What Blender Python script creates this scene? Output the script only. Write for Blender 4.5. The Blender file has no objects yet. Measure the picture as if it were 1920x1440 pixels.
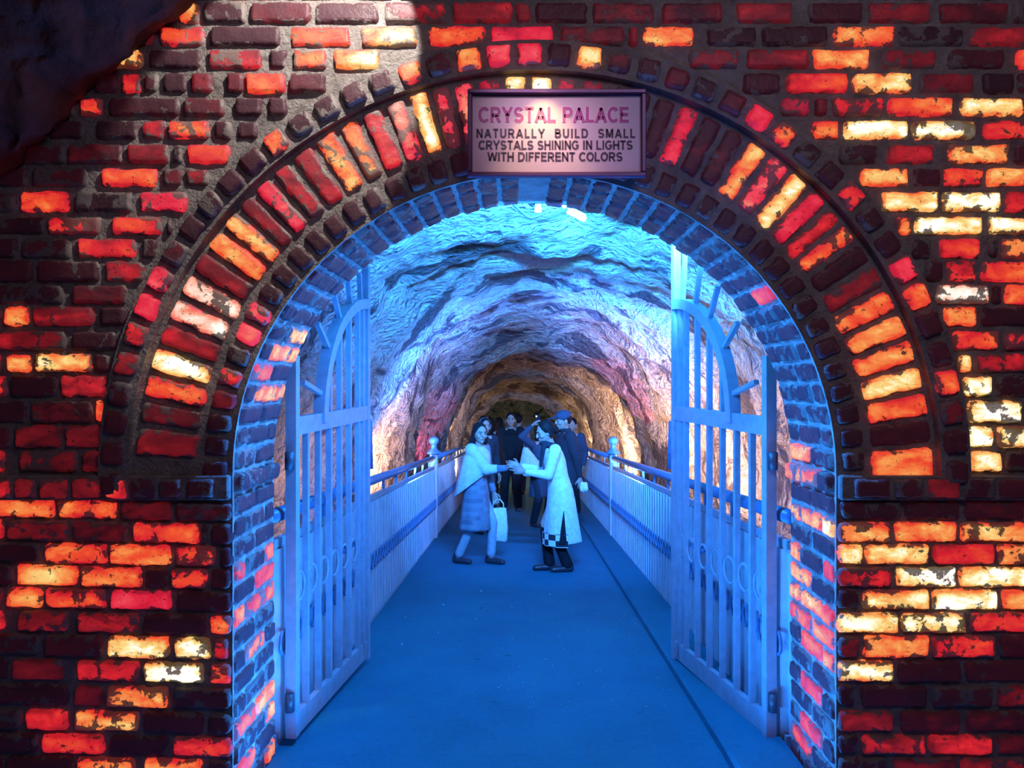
import bpy, bmesh, math, random
from mathutils import Vector, Matrix, noise

random.seed(7)
SC = bpy.context.scene
COL = SC.collection
PI = math.pi

# ------------------------------------------------------------------ camera, world, lights
FPX = 1387.0          # focal length in pixels of the 1920 wide frame
EYE = 1.65
VPX, VPY = 975.0, 720.0
cam_d = bpy.data.cameras.new('camera')
cam_d.sensor_width = 36.0
cam_d.lens = FPX / 1920.0 * 36.0
cam_d.shift_x = -(VPX - 960.0) / 1920.0
cam_d.clip_start = 0.05
cam_d.clip_end = 200
cam = bpy.data.objects.new('camera', cam_d)
COL.objects.link(cam)
cam.location = (0, 0, EYE)
cam.rotation_euler = (PI / 2, 0, 0)
SC.camera = cam

SC.view_settings.view_transform = 'Standard'
SC.view_settings.look = 'None'
SC.view_settings.exposure = 0.0
SC.view_settings.gamma = 1.0
SC.view_settings.use_curve_mapping = False

W = bpy.data.worlds.new('world')
SC.world = W
W.use_nodes = True
W.node_tree.nodes['Background'].inputs[0].default_value = (0.62, 0.40, 0.52, 1)
W.node_tree.nodes['Background'].inputs[1].default_value = 0.034


def aim(o, target):
    d = Vector(target) - o.location
    o.rotation_euler = d.to_track_quat('-Z', 'Y').to_euler()


def area(name, loc, target, size, power, color, size_y=None, spread=None):
    l = bpy.data.lights.new(name, 'AREA')
    l.energy = power
    l.color = color
    l.size = size
    if size_y:
        l.shape = 'RECTANGLE'
        l.size_y = size_y
    if spread:
        l.spread = spread
    o = bpy.data.objects.new(name, l)
    COL.objects.link(o)
    o.location = loc
    aim(o, target)
    return o


def spot(name, loc, target, angle, power, color, blend=0.3, radius=0.03):
    l = bpy.data.lights.new(name, 'SPOT')
    l.energy = power
    l.color = color
    l.spot_size = math.radians(angle)
    l.spot_blend = blend
    l.shadow_soft_size = radius
    o = bpy.data.objects.new(name, l)
    COL.objects.link(o)
    o.location = loc
    aim(o, target)
    return o


def point(name, loc, power, color, radius=0.08):
    l = bpy.data.lights.new(name, 'POINT')
    l.energy = power
    l.color = color
    l.shadow_soft_size = radius
    o = bpy.data.objects.new(name, l)
    COL.objects.link(o)
    o.location = loc
    return o


BLUE = (0.02, 0.25, 1.0)
# blue lamp under the crown of the arch, looking straight down
spot('blue_crown_lamp', (0.06, 3.06, 2.36), (0.06, 3.30, 0.0), 168, 150, BLUE, 0.35, 0.04)
for q in (-1, 1):
    spot('blue_jamb_fill', (0.06, 3.06, 2.37), (0.06 + q * 1.15, 3.02, 0.75), 56, 130, BLUE, 0.8, 0.04)  # added fill lights that brighten the two jambs
# blue flood beside it, throwing its light down the passage
area('blue_flood', (0.06, 3.2, 2.40), (0.04, 9.0, -0.6), 0.4, 26, BLUE, 0.10, math.radians(110))
# added unseen blue fill light at the threshold, brightening soffit and jambs
area('threshold_fill', (0.06, 3.04, 0.03), (0.06, 3.04, 2.0), 1.9, 80, BLUE, 0.10)
# blue floods on the back of the wall above the arch, raking along the cave roof
area('blue_roof_flood', (0.45, 3.50, 2.86), (0.6, 6.0, 3.05), 0.8, 620, (0.04, 0.26, 1.0), 0.15, math.radians(100))
area('cyan_roof_fill', (0.75, 3.58, 2.72), (0.75, 5.0, 3.25), 0.6, 95, (0.03, 0.80, 0.75), 0.2, math.radians(95))  # extra light added to turn the near roof cyan
area('blue_side_fill', (-1.6, 3.55, 1.2), (-1.3, 7.5, 3.2), 0.5, 7, (0.02, 0.16, 1.0), None, math.radians(110))  # added fill lights, left and right, turning the upper cave walls blue
area('blue_side_fill', (1.8, 3.55, 1.2), (1.6, 7.5, 3.2), 0.5, 7, (0.02, 0.16, 1.0), None, math.radians(110))
# added blue fill lights, unseen behind the railings, brightening the roof
area('blue_up_fill', (-1.4, 7.3, 0.1), (0.2, 10.4, 2.9), 0.3, 330, (0.06, 0.22, 1.0), None, math.radians(70))
area('blue_up_fill', (1.6, 7.1, 0.1), (0.3, 10.4, 2.9), 0.3, 330, (0.06, 0.22, 1.0), None, math.radians(70))
# warm floods on the cave floor behind the railings, washing the walls beside them
WARM = (1.0, 0.70, 0.44)


def wash(x, y, z, power, color=WARM, name='warm_flood', up=0.8, dy=0.4):
    s_ = -1 if x < 0 else 1
    return area(name, (x, y, z), (x + s_ * 0.7, y + dy, z + up), 0.3, power, color, None, math.radians(130))


wash(-1.35, 4.6, 0.65, 6, up=.15)
wash(-1.35, 6.6, 0.55, 10, up=.25)
wash(-1.30, 8.8, 0.40, 60, up=.4)
wash(1.45, 4.4, 0.65, 9, up=.15)
wash(1.45, 6.2, 0.55, 40, up=.25)
wash(1.45, 8.2, 0.40, 95, up=.4)
wash(1.40, 9.9, 0.25, 75)
spot('pink_flood', (-1.28, 10.6, 0.1), (-1.45, 11.6, 1.2), 40, 110, (1.0, 0.10, 0.28))
spot('pink_flood', (1.45, 10.5, 0.1), (1.75, 11.7, 1.6), 34, 260, (1.0, 0.10, 0.32))
wash(-1.22, 12.6, 0.1, 90, dy=1.0)
wash(1.40, 13.0, 0.1, 90, dy=1.0)
wash(-1.2, 16.0, 0.0, 40, (1.0, 0.75, 0.45), dy=1.5)
wash(1.3, 16.0, 0.0, 40, (1.0, 0.75, 0.45), dy=1.5)
point('warm_flood', (1.1, 18.6, -0.5), 22, WARM)
point('warm_flood', (-1.0, 18.6, -0.5), 22, WARM)
point('pale_flood', (0.3, 25.0, 0.6), 90, (0.7, 1.0, 0.8))
# small warm lamp over the top edge of the sign
spot('sign_lamp', (0.085, 2.60, 2.80), (0.085, 2.72, 2.50), 66, 9.0, (1.0, 0.74, 0.20), 0.9, 0.012)
area('sign_fill', (-0.1, 1.9, 3.1), (0.12, 2.72, 2.56), 0.25, 0.42, (1.0, 0.66, 0.85), None, math.radians(30))  # added fill light brightening the face of the sign
spot('blue_sign_fill', (0.75, 1.7, 1.75), (0.62, 2.80, 2.42), 42, 11.0, (0.03, 0.2, 1.0), 0.9, 0.05)  # added light for the blue spill on the right of the sign
# work lamp grazing down the wall at the upper left
spot('wall_lamp', (-0.45, 2.30, 3.45), (-0.765, 2.83, 2.915), 57, 80, (1.0, 0.92, 0.82), 0.12, 0.012)
# added soft fill light in front of the brick wall
area('front_fill', (0.9, 0.2, 3.6), (0.4, 2.83, 2.0), 1.0, 13.0, (0.80, 0.66, 0.92))


# ------------------------------------------------------------------ helpers
def at(px, py, d):
    """photo pixel and distance along the passage -> point"""
    return Vector(((px - VPX) / FPX * d, d, EYE + (VPY - py) / FPX * d))


def tag(o, label=None, cat=None, group=None, kind=None):
    if label: o['label'] = label
    if cat: o['category'] = cat
    if group: o['group'] = group
    if kind: o['kind'] = kind
    return o


def empty(name, loc=(0, 0, 0), rz=0.0, parent=None):
    o = bpy.data.objects.new(name, None)
    COL.objects.link(o)
    o.empty_display_size = 0.1
    o.location = loc
    o.rotation_euler = (0, 0, rz)
    if parent: o.parent = parent
    return o


def link_mesh(name, me, mat=None, parent=None, smooth=False):
    if mat is not None:
        if not isinstance(mat, (list, tuple)): mat = [mat]
        for m in mat: me.materials.append(m)
    if smooth:
        me.polygons.foreach_set('use_smooth', [True] * len(me.polygons))
    o = bpy.data.objects.new(name, me)
    COL.objects.link(o)
    if parent: o.parent = parent
    return o


def frame_of(d):
    d = Vector(d).normalized()
    up = Vector((0, 0, 1)) if abs(d.z) < 0.9 else Vector((0, 1, 0))
    a = d.cross(up).normalized()
    b = a.cross(d).normalized()
    return a, b, d


class MB:
    def __init__(self):
        self.v = []
        self.f = []

    def quad_loft(self, rings, closed=True, caps=True):
        n = len(rings[0])
        base = len(self.v)
        for r in rings: self.v += [tuple(p) for p in r]
        for i in range(len(rings) - 1):
            for j in range(n if closed else n - 1):
                k = (j + 1) % n
                a = base + i * n
                self.f.append((a + j, a + k, a + n + k, a + n + j))
        if caps:
            self.f.append(tuple(base + j for j in reversed(range(n))))
            e = base + (len(rings) - 1) * n
            self.f.append(tuple(e + j for j in range(n)))

    def box(self, c, s, bev=0.0, rot=None):
        c = Vector(c)
        hx, hy, hz = s[0] / 2, s[1] / 2, s[2] / 2
        b = min(bev, hx * .9, hy * .9, hz * .9)
        prof = [(-hx, hy - b), (-hx, -hy + b), (-hx + b, -hy), (hx - b, -hy), (hx, -hy + b), (hx, hy - b), (hx - b, hy), (-hx + b, hy)] if b > 0 else \
               [(-hx, hy), (-hx, -hy), (hx, -hy), (hx, hy)]
        rings = []
        zs = [(-hz, b), (-hz + b, 0), (hz - b, 0), (hz, b)] if b > 0 else [(-hz, 0), (hz, 0)]
        for z, inset in zs:
            ring = []
            for x, y in prof:
                kx = (hx - inset) / hx
                ky = (hy - inset) / hy
                p = Vector((x * kx, y * ky, z))
                if rot is not None: p = rot @ p
                ring.append(c + p)
            rings.append(ring)
        self.quad_loft(rings)
        return self

    def bar(self, a, b, w, t, up=(0, 1, 0)):
        """rectangular bar from a to b; w across, t along 'up'"""
        a, b = Vector(a), Vector(b)
        d = (b - a).normalized()
        u = Vector(up)
        u = (u - d * u.dot(d)).normalized()
        s = d.cross(u)
        ring = lambda c: [c + s * (-w / 2) + u * (-t / 2), c + s * (w / 2) + u * (-t / 2), c + s * (w / 2) + u * (t / 2), c + s * (-w / 2) + u * (t / 2)]
        self.quad_loft([ring(a), ring(b)])
        return self

    def tube(self, pts, r, n=10, closed=False):
        pts = [Vector(p) for p in pts]
        rs = r if isinstance(r, (list, tuple)) else [r] * len(pts)
        rings = []
        pa = None
        m = len(pts)
        for i, p in enumerate(pts):
            if closed:
                d = pts[(i + 1) % m] - pts[i - 1]
            else:
                d = pts[min(i + 1, m - 1)] - pts[max(i - 1, 0)]
            if d.length < 1e-9: d = Vector((0, 0, 1))
            d.normalize()
            if pa is None:
                pa, _, _ = frame_of(d)
            a = (pa - d * pa.dot(d))
            a = a.normalized() if a.length > 1e-6 else frame_of(d)[0]
            pa = a
            b = d.cross(a)
            rings.append([p + (a * math.cos(2 * PI * k / n) + b * math.sin(2 * PI * k / n)) * rs[i] for k in range(n)])
        if closed:
            rings.append(rings[0])
            self.quad_loft(rings, caps=False)
        else:
            self.quad_loft(rings)
        return self

    def capsule(self, a, b, r1, r2, n=12, flat=1.0, fdir=None):
        """tapered limb with round ends; flat<1 squeezes along fdir"""
        a, b = Vector(a), Vector(b)
        d = b - a
        L = d.length
        if L < 1e-6: d = Vector((0, 0, 1))
        d = d.normalized()
        A, B, _ = frame_of(d)
        if fdir is not None:
            f = Vector(fdir)
            f = f - d * f.dot(d)
            if f.length > 1e-5:
                B = f.normalized()
                A = B.cross(d)
        rings = []
        for t in (-1, -.86, -.5, 0):
            rr = r1 * math.sqrt(max(0.0004, 1 - t * t))
            rings.append((a + d * r1 * t, rr))
        for t in (0.33, 0.66):
            rings.append((a.lerp(b, t), r1 + (r2 - r1) * t))
        for t in (0, .5, .86, 1):
            rr = r2 * math.sqrt(max(0.0004, 1 - t * t))
            rings.append((b + d * r2 * t, rr))
        self.quad_loft([[c + (A * math.cos(2 * PI * k / n) + B * flat * math.sin(2 * PI * k / n)) * r for k in range(n)] for c, r in rings])
        return self

    def ellipsoid(self, c, r, rot=None, n=16, m=10):
        c = Vector(c)
        rings = []
        for i in range(m + 1):
            t = -PI / 2 + PI * i / m
            cr = max(math.cos(t), 0.02)
            ring = []
            for k in range(n):
                p = Vector((r[0] * cr * math.cos(2 * PI * k / n), r[1] * cr * math.sin(2 * PI * k / n), r[2] * math.sin(t)))
                if rot is not None: p = rot @ p
                ring.append(c + p)
            rings.append(ring)
        self.quad_loft(rings)
        return self

    def lathe(self, c, prof, n=16):
        c = Vector(c)
        self.quad_loft([[c + Vector((r * math.cos(2 * PI * k / n), r * math.sin(2 * PI * k / n), z)) for k in range(n)] for r, z in prof])
        return self

    def mesh(self, name):
        me = bpy.data.meshes.new(name)
        me.from_pydata(self.v, [], self.f)
        me.update()
        return me

    def build(self, name, mat, parent=None, smooth=False):
        return link_mesh(name, self.mesh(name), mat, parent, smooth)

    def blob(self, name, mat, parent, voxel, smooth_it=4, disp=None):
        """fuse everything collected here into one continuous surface"""
        me = self.mesh(name)
        o = bpy.data.objects.new(name, me)
        COL.objects.link(o)
        md = o.modifiers.new('r', 'REMESH')
        md.mode = 'VOXEL'
        md.voxel_size = voxel
        if smooth_it:
            s = o.modifiers.new('s', 'SMOOTH')
            s.factor = 0.5
            s.iterations = smooth_it
        dg = bpy.context.evaluated_depsgraph_get()
        dg.update()
        me2 = bpy.data.meshes.new_from_object(o.evaluated_get(dg))
        bpy.data.objects.remove(o)
        bpy.data.meshes.remove(me)
        me2.name = name
        me2.materials.clear()
        if disp:
            for vv in me2.vertices:
                vv.co = disp(vv.co)
        return link_mesh(name, me2, mat, parent, True)


# ------------------------------------------------------------------ materials
class NT:
    def __init__(self, name):
        self.m = bpy.data.materials.new(name)
        self.m.use_nodes = True
        self.t = self.m.node_tree
        self.bsdf = self.t.nodes['Principled BSDF']

    def n(self, kind, **kw):
        nd = self.t.nodes.new(kind)
        for k, v in kw.items():
            if k == 'inp':
                for kk, vv in v.items(): self.set(nd.inputs[kk], vv)
            else:
                setattr(nd, k, v)
        return nd

    def set(self, sock, v):
        if isinstance(v, bpy.types.NodeSocket):
            self.t.links.new(v, sock)
        else:
            sock.default_value = v

    def math(self, op, a, b=0.0, clamp=False):
        nd = self.n('ShaderNodeMath', operation=op, use_clamp=clamp)
        self.set(nd.inputs[0], a)
        self.set(nd.inputs[1], b)
        return nd.outputs[0]

    def mix(self, f, a, b, mode='MIX'):
        nd = self.n('ShaderNodeMix', data_type='RGBA', blend_type=mode)
        self.set(nd.inputs[0], f)
        self.set(nd.inputs[6], a)
        self.set(nd.inputs[7], b)
        return nd.outputs[2]

    def noise(self, vec, scale, detail=4, rough=0.55, dist=0.0):
        nd = self.n('ShaderNodeTexNoise', inp={'Scale': scale, 'Detail': detail, 'Roughness': rough, 'Distortion': dist})
        if vec is not None: self.t.links.new(vec, nd.inputs['Vector'])
        return nd.outputs[0]

    def ramp(self, f, stops, interp='LINEAR'):
        nd = self.n('ShaderNodeValToRGB')
        cr = nd.color_ramp
        cr.interpolation = interp
        while len(cr.elements) < len(stops): cr.elements.new(0.5)
        for e, (p, c) in zip(cr.elements, stops):
            e.position = p
            e.color = (*c, 1) if len(c) == 3 else c
        self.set(nd.inputs[0], f)
        return nd.outputs[0]

    def bump(self, h, strength=0.5, dist=0.01):
        nd = self.n('ShaderNodeBump', inp={'Strength': strength, 'Distance': dist})
        self.t.links.new(h, nd.inputs['Height'])
        self.t.links.new(nd.outputs[0], self.bsdf.inputs['Normal'])

    def obj(self):
        return self.n('ShaderNodeTexCoord').outputs['Object']

    def mapping(self, vec, scale=(1, 1, 1), rot=(0, 0, 0), loc=(0, 0, 0)):
        nd = self.n('ShaderNodeMapping')
        self.t.links.new(vec, nd.inputs[0])
        nd.inputs['Location'].default_value = loc
        nd.inputs['Rotation'].default_value = rot
        nd.inputs['Scale'].default_value = scale
        return nd.outputs[0]


def rgb(c):
    return (*c, 1.0)


def plain(name, col, rough=0.6, metal=0.0, var=0.25, scale=30, bump=0.15, spec=0.5):
    t = NT(name)
    c = t.obj()
    f = t.noise(c, scale, 5, 0.6)
    dark = tuple(x * (1 - var) for x in col)
    lite = tuple(min(1, x * (1 + var * .6)) for x in col)
    t.set(t.bsdf.inputs['Base Color'], t.ramp(f, [(0.3, dark), (0.7, lite)]))
    t.bsdf.inputs['Roughness'].default_value = rough
    t.bsdf.inputs['Metallic'].default_value = metal
    t.bsdf.inputs['Specular IOR Level'].default_value = spec
    if bump: t.bump(t.noise(c, scale * 3, 4), bump, 0.004)
    return t.m


def salt_brick_material():
    """salt brick lit from behind: how bright each brick's lamp is comes with the brick"""
    t = NT('salt_brick')
    co = t.obj()
    glow = t.n('ShaderNodeAttribute', attribute_name='glow').outputs['Fac']
    pink = t.n('ShaderNodeAttribute', attribute_name='pink').outputs['Fac']
    seed = t.n('ShaderNodeAttribute', attribute_name='seed').outputs['Fac']
    edge = t.n('ShaderNodeAttribute', attribute_name='edge').outputs['Fac']
    comb = t.n('ShaderNodeCombineXYZ')
    t.set(comb.inputs[0], seed)
    t.set(comb.inputs[1], t.math('MULTIPLY', seed, 0.37))
    t.set(comb.inputs[2], t.math('MULTIPLY', seed, 1.7))
    vadd = t.n('ShaderNodeVectorMath', operation='ADD')
    t.t.links.new(co, vadd.inputs[0])
    t.t.links.new(comb.outputs[0], vadd.inputs[1])
    v = vadd.outputs[0]
    rotv = t.mapping(v, (1, 1, 1.7), (0, 0.5, 0))
    big = t.noise(rotv, 7.5, 2, 0.5, 0.6)
    vein = t.noise(rotv, 22, 5, 0.6, 1.4)
    L = t.math('ADD', glow, t.math('MULTIPLY', t.math('SUBTRACT', big, 0.5), t.math('MULTIPLY', t.math('POWER', glow, 0.6), 0.78)))
    L = t.math('ADD', L, t.math('MULTIPLY', t.math('SUBTRACT', vein, 0.5), t.math('MULTIPLY', glow, 0.42)))
    # thicker edges let less light through
    L = t.math('SUBTRACT', L, t.math('MULTIPLY', t.math('SUBTRACT', 1.0, edge), t.math('MULTIPLY', glow, 0.28)))
    # mortar smeared over parts of the face
    sm = t.noise(v, 17, 7, 0.62, 0.3)
    edge_push = t.math('MULTIPLY', t.math('SUBTRACT', 1.0, edge), 0.16)
    sm2 = t.math('ADD', sm, edge_push)
    sm2 = t.math('ADD', sm2, t.math('MULTIPLY', t.math('SUBTRACT', t.math('FRACT', t.math('MULTIPLY', seed, 3.17)), 0.5), 0.16))
    smear = t.ramp(sm2, [(0.61, (0, 0, 0)), (0.635, (1, 1, 1))])
    pits = t.ramp(t.noise(v, 60, 3, 0.5, 1.0), [(0.28, (0.15, .15, .15)), (0.36, (1, 1, 1))])
    L = t.math('MULTIPLY', L, 1.0, True)
    warm = t.ramp(L, [(0.0, (0.002, 0.0003, 0.001)), (0.12, (0.018, 0.001, 0.002)), (0.28, (0.17, 0.005, 0.008)), (0.43, (0.66, 0.014, 0.022)),
                      (0.57, (0.85, 0.075, 0.022)), (0.71, (0.92, 0.28, 0.065)), (0.85, (0.97, 0.70, 0.22)), (1.0, (1.5, 1.28, 1.1))])
    rosy = t.ramp(L, [(0.0, (0.004, 0.0005, 0.002)), (0.10, (0.03, 0.001, 0.004)), (0.28, (0.26, 0.006, 0.022)), (0.43, (0.70, 0.012, 0.04)),
                      (0.57, (0.86, 0.055, 0.085)), (0.71, (0.93, 0.27, 0.16)), (0.85, (1.0, 0.75, 0.6)), (1.0, (1.5, 1.28, 1.15))])
    em = t.mix(pink, warm, rosy)
    keep = t.math('SUBTRACT', 1.0, t.math('MULTIPLY', smear, 0.9))
    em = t.mix(1.0, em, t.n('ShaderNodeCombineColor', inp={0: t.math('MULTIPLY', keep, pits), 1: t.math('MULTIPLY', keep, pits), 2: t.math('MULTIPLY', keep, pits)}).outputs[0], 'MULTIPLY')
    base = t.mix(smear, rgb((0.10, 0.050, 0.065)), rgb((0.24, 0.20, 0.19)))
    t.set(t.bsdf.inputs['Base Color'], base)
    t.set(t.bsdf.inputs['Emission Color'], em)
    t.bsdf.inputs['Emission Strength'].default_value = 1.0
    t.bsdf.inputs['Roughness'].default_value = 0.42
    t.bsdf.inputs['Specular IOR Level'].default_value = 0.3
    t.bump(t.math('ADD', t.noise(v, 35, 6, 0.6), t.math('MULTIPLY', smear, 0.4)), 0.6, 0.008)
    return t.m


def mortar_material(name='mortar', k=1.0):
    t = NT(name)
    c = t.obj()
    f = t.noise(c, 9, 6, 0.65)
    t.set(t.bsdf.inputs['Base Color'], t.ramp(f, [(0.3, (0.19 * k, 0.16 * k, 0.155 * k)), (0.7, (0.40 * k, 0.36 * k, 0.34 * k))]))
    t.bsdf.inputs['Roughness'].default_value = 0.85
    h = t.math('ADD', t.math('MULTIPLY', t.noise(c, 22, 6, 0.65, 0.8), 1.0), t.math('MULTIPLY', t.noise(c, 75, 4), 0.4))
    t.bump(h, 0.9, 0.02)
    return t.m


def cave_material(side):
    t = NT('cave_rock')
    c = t.obj()
    wv = t.noise(c, 0.9, 3, 0.5)
    wc = t.n('ShaderNodeVectorMath', operation='ADD')
    sc = t.n('ShaderNodeVectorMath', operation='SCALE')
    nz = t.n('ShaderNodeTexNoise', inp={'Scale': 1.1, 'Detail': 3})
    t.t.links.new(c, nz.inputs['Vector'])
    t.t.links.new(nz.outputs['Color'], sc.inputs[0])
    sc.inputs['Scale'].default_value = 0.9
    t.t.links.new(c, wc.inputs[0])
    t.t.links.new(sc.outputs[0], wc.inputs[1])
    # strata running across the passage and slanting down to the right
    st = t.mapping(wc.outputs[0], (0.42, 1.15, 0.55), (0, 0.12, -0.30))
    band = t.noise(st, 1.9, 5, 0.58, 0.25)
    band2 = t.noise(st, 5.5, 5, 0.6, 0.5)
    sep = t.n('ShaderNodeSeparateXYZ')
    t.t.links.new(c, sep.inputs[0])
    bb = t.math('ADD', t.math('MULTIPLY', band, 0.7), t.math('MULTIPLY', band2, 0.3))
    dark = t.ramp(bb, [(0.43, (1, 1, 1)), (0.475, (0, 0, 0))])
    # deeper in the rock is browner, the roof near the gate is crusted with white salt
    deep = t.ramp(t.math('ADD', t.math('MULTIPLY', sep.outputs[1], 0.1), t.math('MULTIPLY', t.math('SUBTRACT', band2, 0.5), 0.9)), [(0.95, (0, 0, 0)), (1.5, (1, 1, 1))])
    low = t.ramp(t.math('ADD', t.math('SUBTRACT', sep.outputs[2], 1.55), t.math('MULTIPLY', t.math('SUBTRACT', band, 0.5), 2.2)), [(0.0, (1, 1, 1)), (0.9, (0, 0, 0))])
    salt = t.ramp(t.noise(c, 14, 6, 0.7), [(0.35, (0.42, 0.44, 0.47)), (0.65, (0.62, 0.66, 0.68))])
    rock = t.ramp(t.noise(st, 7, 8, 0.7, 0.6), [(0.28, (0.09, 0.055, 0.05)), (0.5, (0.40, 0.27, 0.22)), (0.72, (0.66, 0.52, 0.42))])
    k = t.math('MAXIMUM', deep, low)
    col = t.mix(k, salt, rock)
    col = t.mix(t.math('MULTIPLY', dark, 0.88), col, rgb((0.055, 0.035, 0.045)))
    pit = t.ramp(t.noise(c, 26, 6, 0.72, 0.8), [(0.36, (0.22, 0.2, 0.2)), (0.46, (1, 1, 1))])
    pk = t.math('ADD', t.math('MULTIPLY', k, 0.55), 0.4)
    col = t.mix(pk, col, t.mix(1.0, col, pit, 'MULTIPLY'))
    t.set(t.bsdf.inputs['Base Color'], col)
    t.bsdf.inputs['Roughness'].default_value = 0.7
    t.bsdf.inputs['Specular IOR Level'].default_value = 0.25
    vo = t.n('ShaderNodeTexVoronoi', feature='F1', inp={'Scale': 11.0, 'Detail': 2.0, 'Randomness': 1.0})
    t.t.links.new(t.mapping(wc.outputs[0], (0.8, 1.3, 1.4), (0, 0.3, -0.3)), vo.inputs['Vector'])
    chips = vo.outputs['Distance']
    h = t.math('ADD', t.math('MULTIPLY', band2, 1.5), t.math('ADD', t.noise(c, 13, 7, 0.68, 0.5), t.math('MULTIPLY', chips, 0.9)))
    t.bump(h, 1.0, 0.08)
    return t.m


M_BRICK = salt_brick_material()
M_MORTAR = mortar_material()
M_REVEAL = mortar_material('brightened_mortar', 1.7)  # paler mortar copy: stronger light on the reveal put into its colour
M_PAINT = plain('pale_gate_paint', (0.40, 0.42, 0.50), 0.42, 0, 0.18, 18, 0.2)
M_PANEL = plain('white_railing_paint', (0.64, 0.60, 0.66), 0.4, 0, 0.15, 9, 0.15)
M_RAIL = plain('handrail_paint', (0.14, 0.24, 0.42), 0.35, 0, 0.2, 20, 0.1)
M_IRON = plain('dark_iron', (0.10, 0.11, 0.14), 0.45, 0.4, 0.3, 40, 0.2)
M_CABLE = plain('cable_rubber', (0.02, 0.03, 0.06), 0.6, 0, 0.1, 40, 0.0)


def lamp_mat(name, col, s):
    t = NT(name)
    t.bsdf.inputs['Base Color'].default_value = rgb((0.8, 0.8, 0.8))
    t.bsdf.inputs['Emission Color'].default_value = rgb(col)
    t.bsdf.inputs['Emission Strength'].default_value = s
    return t.m


# ------------------------------------------------------------------ brick wall
YW, YB = 2.83, 3.30            # front and back of the brick wall
MPP = YW / FPX                 # metres per photo pixel on its front
ACX, ACZ = 1002.0, 891.0       # centre of the arch in the photo
AX, AZ = (ACX - VPX) * MPP, EYE + (VPY - ACZ) * MPP
RI = 566 * MPP                 # radius of the opening


def wp(px, py, y=YW):
    return Vector(((px - VPX) * MPP, y, EYE + (VPY - py) * MPP))


class Bricks:
    def __init__(self):
        self.v = []; self.f = []; self.g = []; self.p = []; self.s = []; self.e = []

    def add(self, c00, c10, c11, c01, nrm, depth, level, pink=0.0, nx=16, nz=7, rough=1.0):
        seed = random.uniform(0, 60)
        base = len(self.v)
        wx = (c10 - c00).length
        wz = (c01 - c00).length
        for j in range(nz + 1):
            for i in range(nx + 1):
                u, w = i / nx, j / nz
                # finer steps close to the edge
                u = u - 0.35 * math.sin(2 * PI * u) / (2 * PI)
                w = w - 0.35 * math.sin(2 * PI * w) / (2 * PI)
                p = c00 * (1 - u) * (1 - w) + c10 * u * (1 - w) + c11 * u * w + c01 * (1 - u) * w
                du, dw = min(u, 1 - u) * wx, min(w, 1 - w) * wz
                d = min(du, dw)
                q = p * 14 + Vector((seed, seed * 2, 0))
                # ragged outline: pull edge vertices in or out
                pull = 0.0115 * rough * max(0, 1 - d / 0.016)
                ctr = (c00 + c11) * 0.5
                out = (p - ctr).normalized()
                n1 = noise.noise(q * 1.6) + 0.5 * noise.noise(q * 4)
                p = p + out * (pull * (n1 - 0.12))
                # rounded corner
                if du < 0.02 and dw < 0.02:
                    cc = (1 - du / 0.02) * (1 - dw / 0.02)
                    p = p + (ctr - p).normalized() * 0.007 * cc
                prof = 1 - max(0, 1 - d / 0.011) ** 2
                h = depth * prof + (0.005 * noise.noise(q * 0.9) + 0.003 * noise.noise(q * 2.7)) * prof * rough - (0.006 if d < 1e-6 else 0)
                self.v.append(tuple(p + nrm * h))
                self.g.append(level / 7.0)
                self.p.append(pink)
                self.s.append(seed)
                self.e.append(min(1.0, d / 0.022))
        for j in range(nz):
            for i in range(nx):
                a = base + j * (nx + 1) + i
                self.f.append((a, a + 1, a + nx + 2, a + nx + 1))

    def wall_brick(self, x0, x1, y0, y1, lvl, pink=0.0, yplane=YW, skew=0.0, proud=0.016):
        s = lambda x: (x - 220) * skew
        self.add(wp(x0, y1 + s(x0), yplane), wp(x1, y1 + s(x1), yplane), wp(x1, y0 + s(x1), yplane), wp(x0, y0 + s(x0), yplane),
                 Vector((0, -1, 0)), proud + random.uniform(-.003, .004), lvl, pink, nx=max(6, int((x1 - x0) / 7)))

    def ring_brick(self, th0, th1, r0, r1, lvl, pink=0.0, yplane=YW, proud=0.016):
        P = lambda th, r: wp(ACX + r * math.cos(math.radians(th)), ACZ - r * math.sin(math.radians(th)), yplane)
        self.add(P(th1, r0), P(th0, r0), P(th0, r1), P(th1, r1), Vector((0, -1, 0)), proud + random.uniform(-.003, .004), lvl, pink,
                 nx=7, nz=max(6, int((r1 - r0) / 8)))

    def build(self, name, parent):
        me = bpy.data.meshes.new(name)
        me.from_pydata(self.v, [], self.f)
        for nm, data in (('glow', self.g), ('pink', self.p), ('seed', self.s), ('edge', self.e)):
            at_ = me.attributes.new(nm, 'FLOAT', 'POINT')
            at_.data.foreach_set('value', data)
        me.update()
        return link_mesh(name, me, M_BRICK, parent, True)


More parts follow.
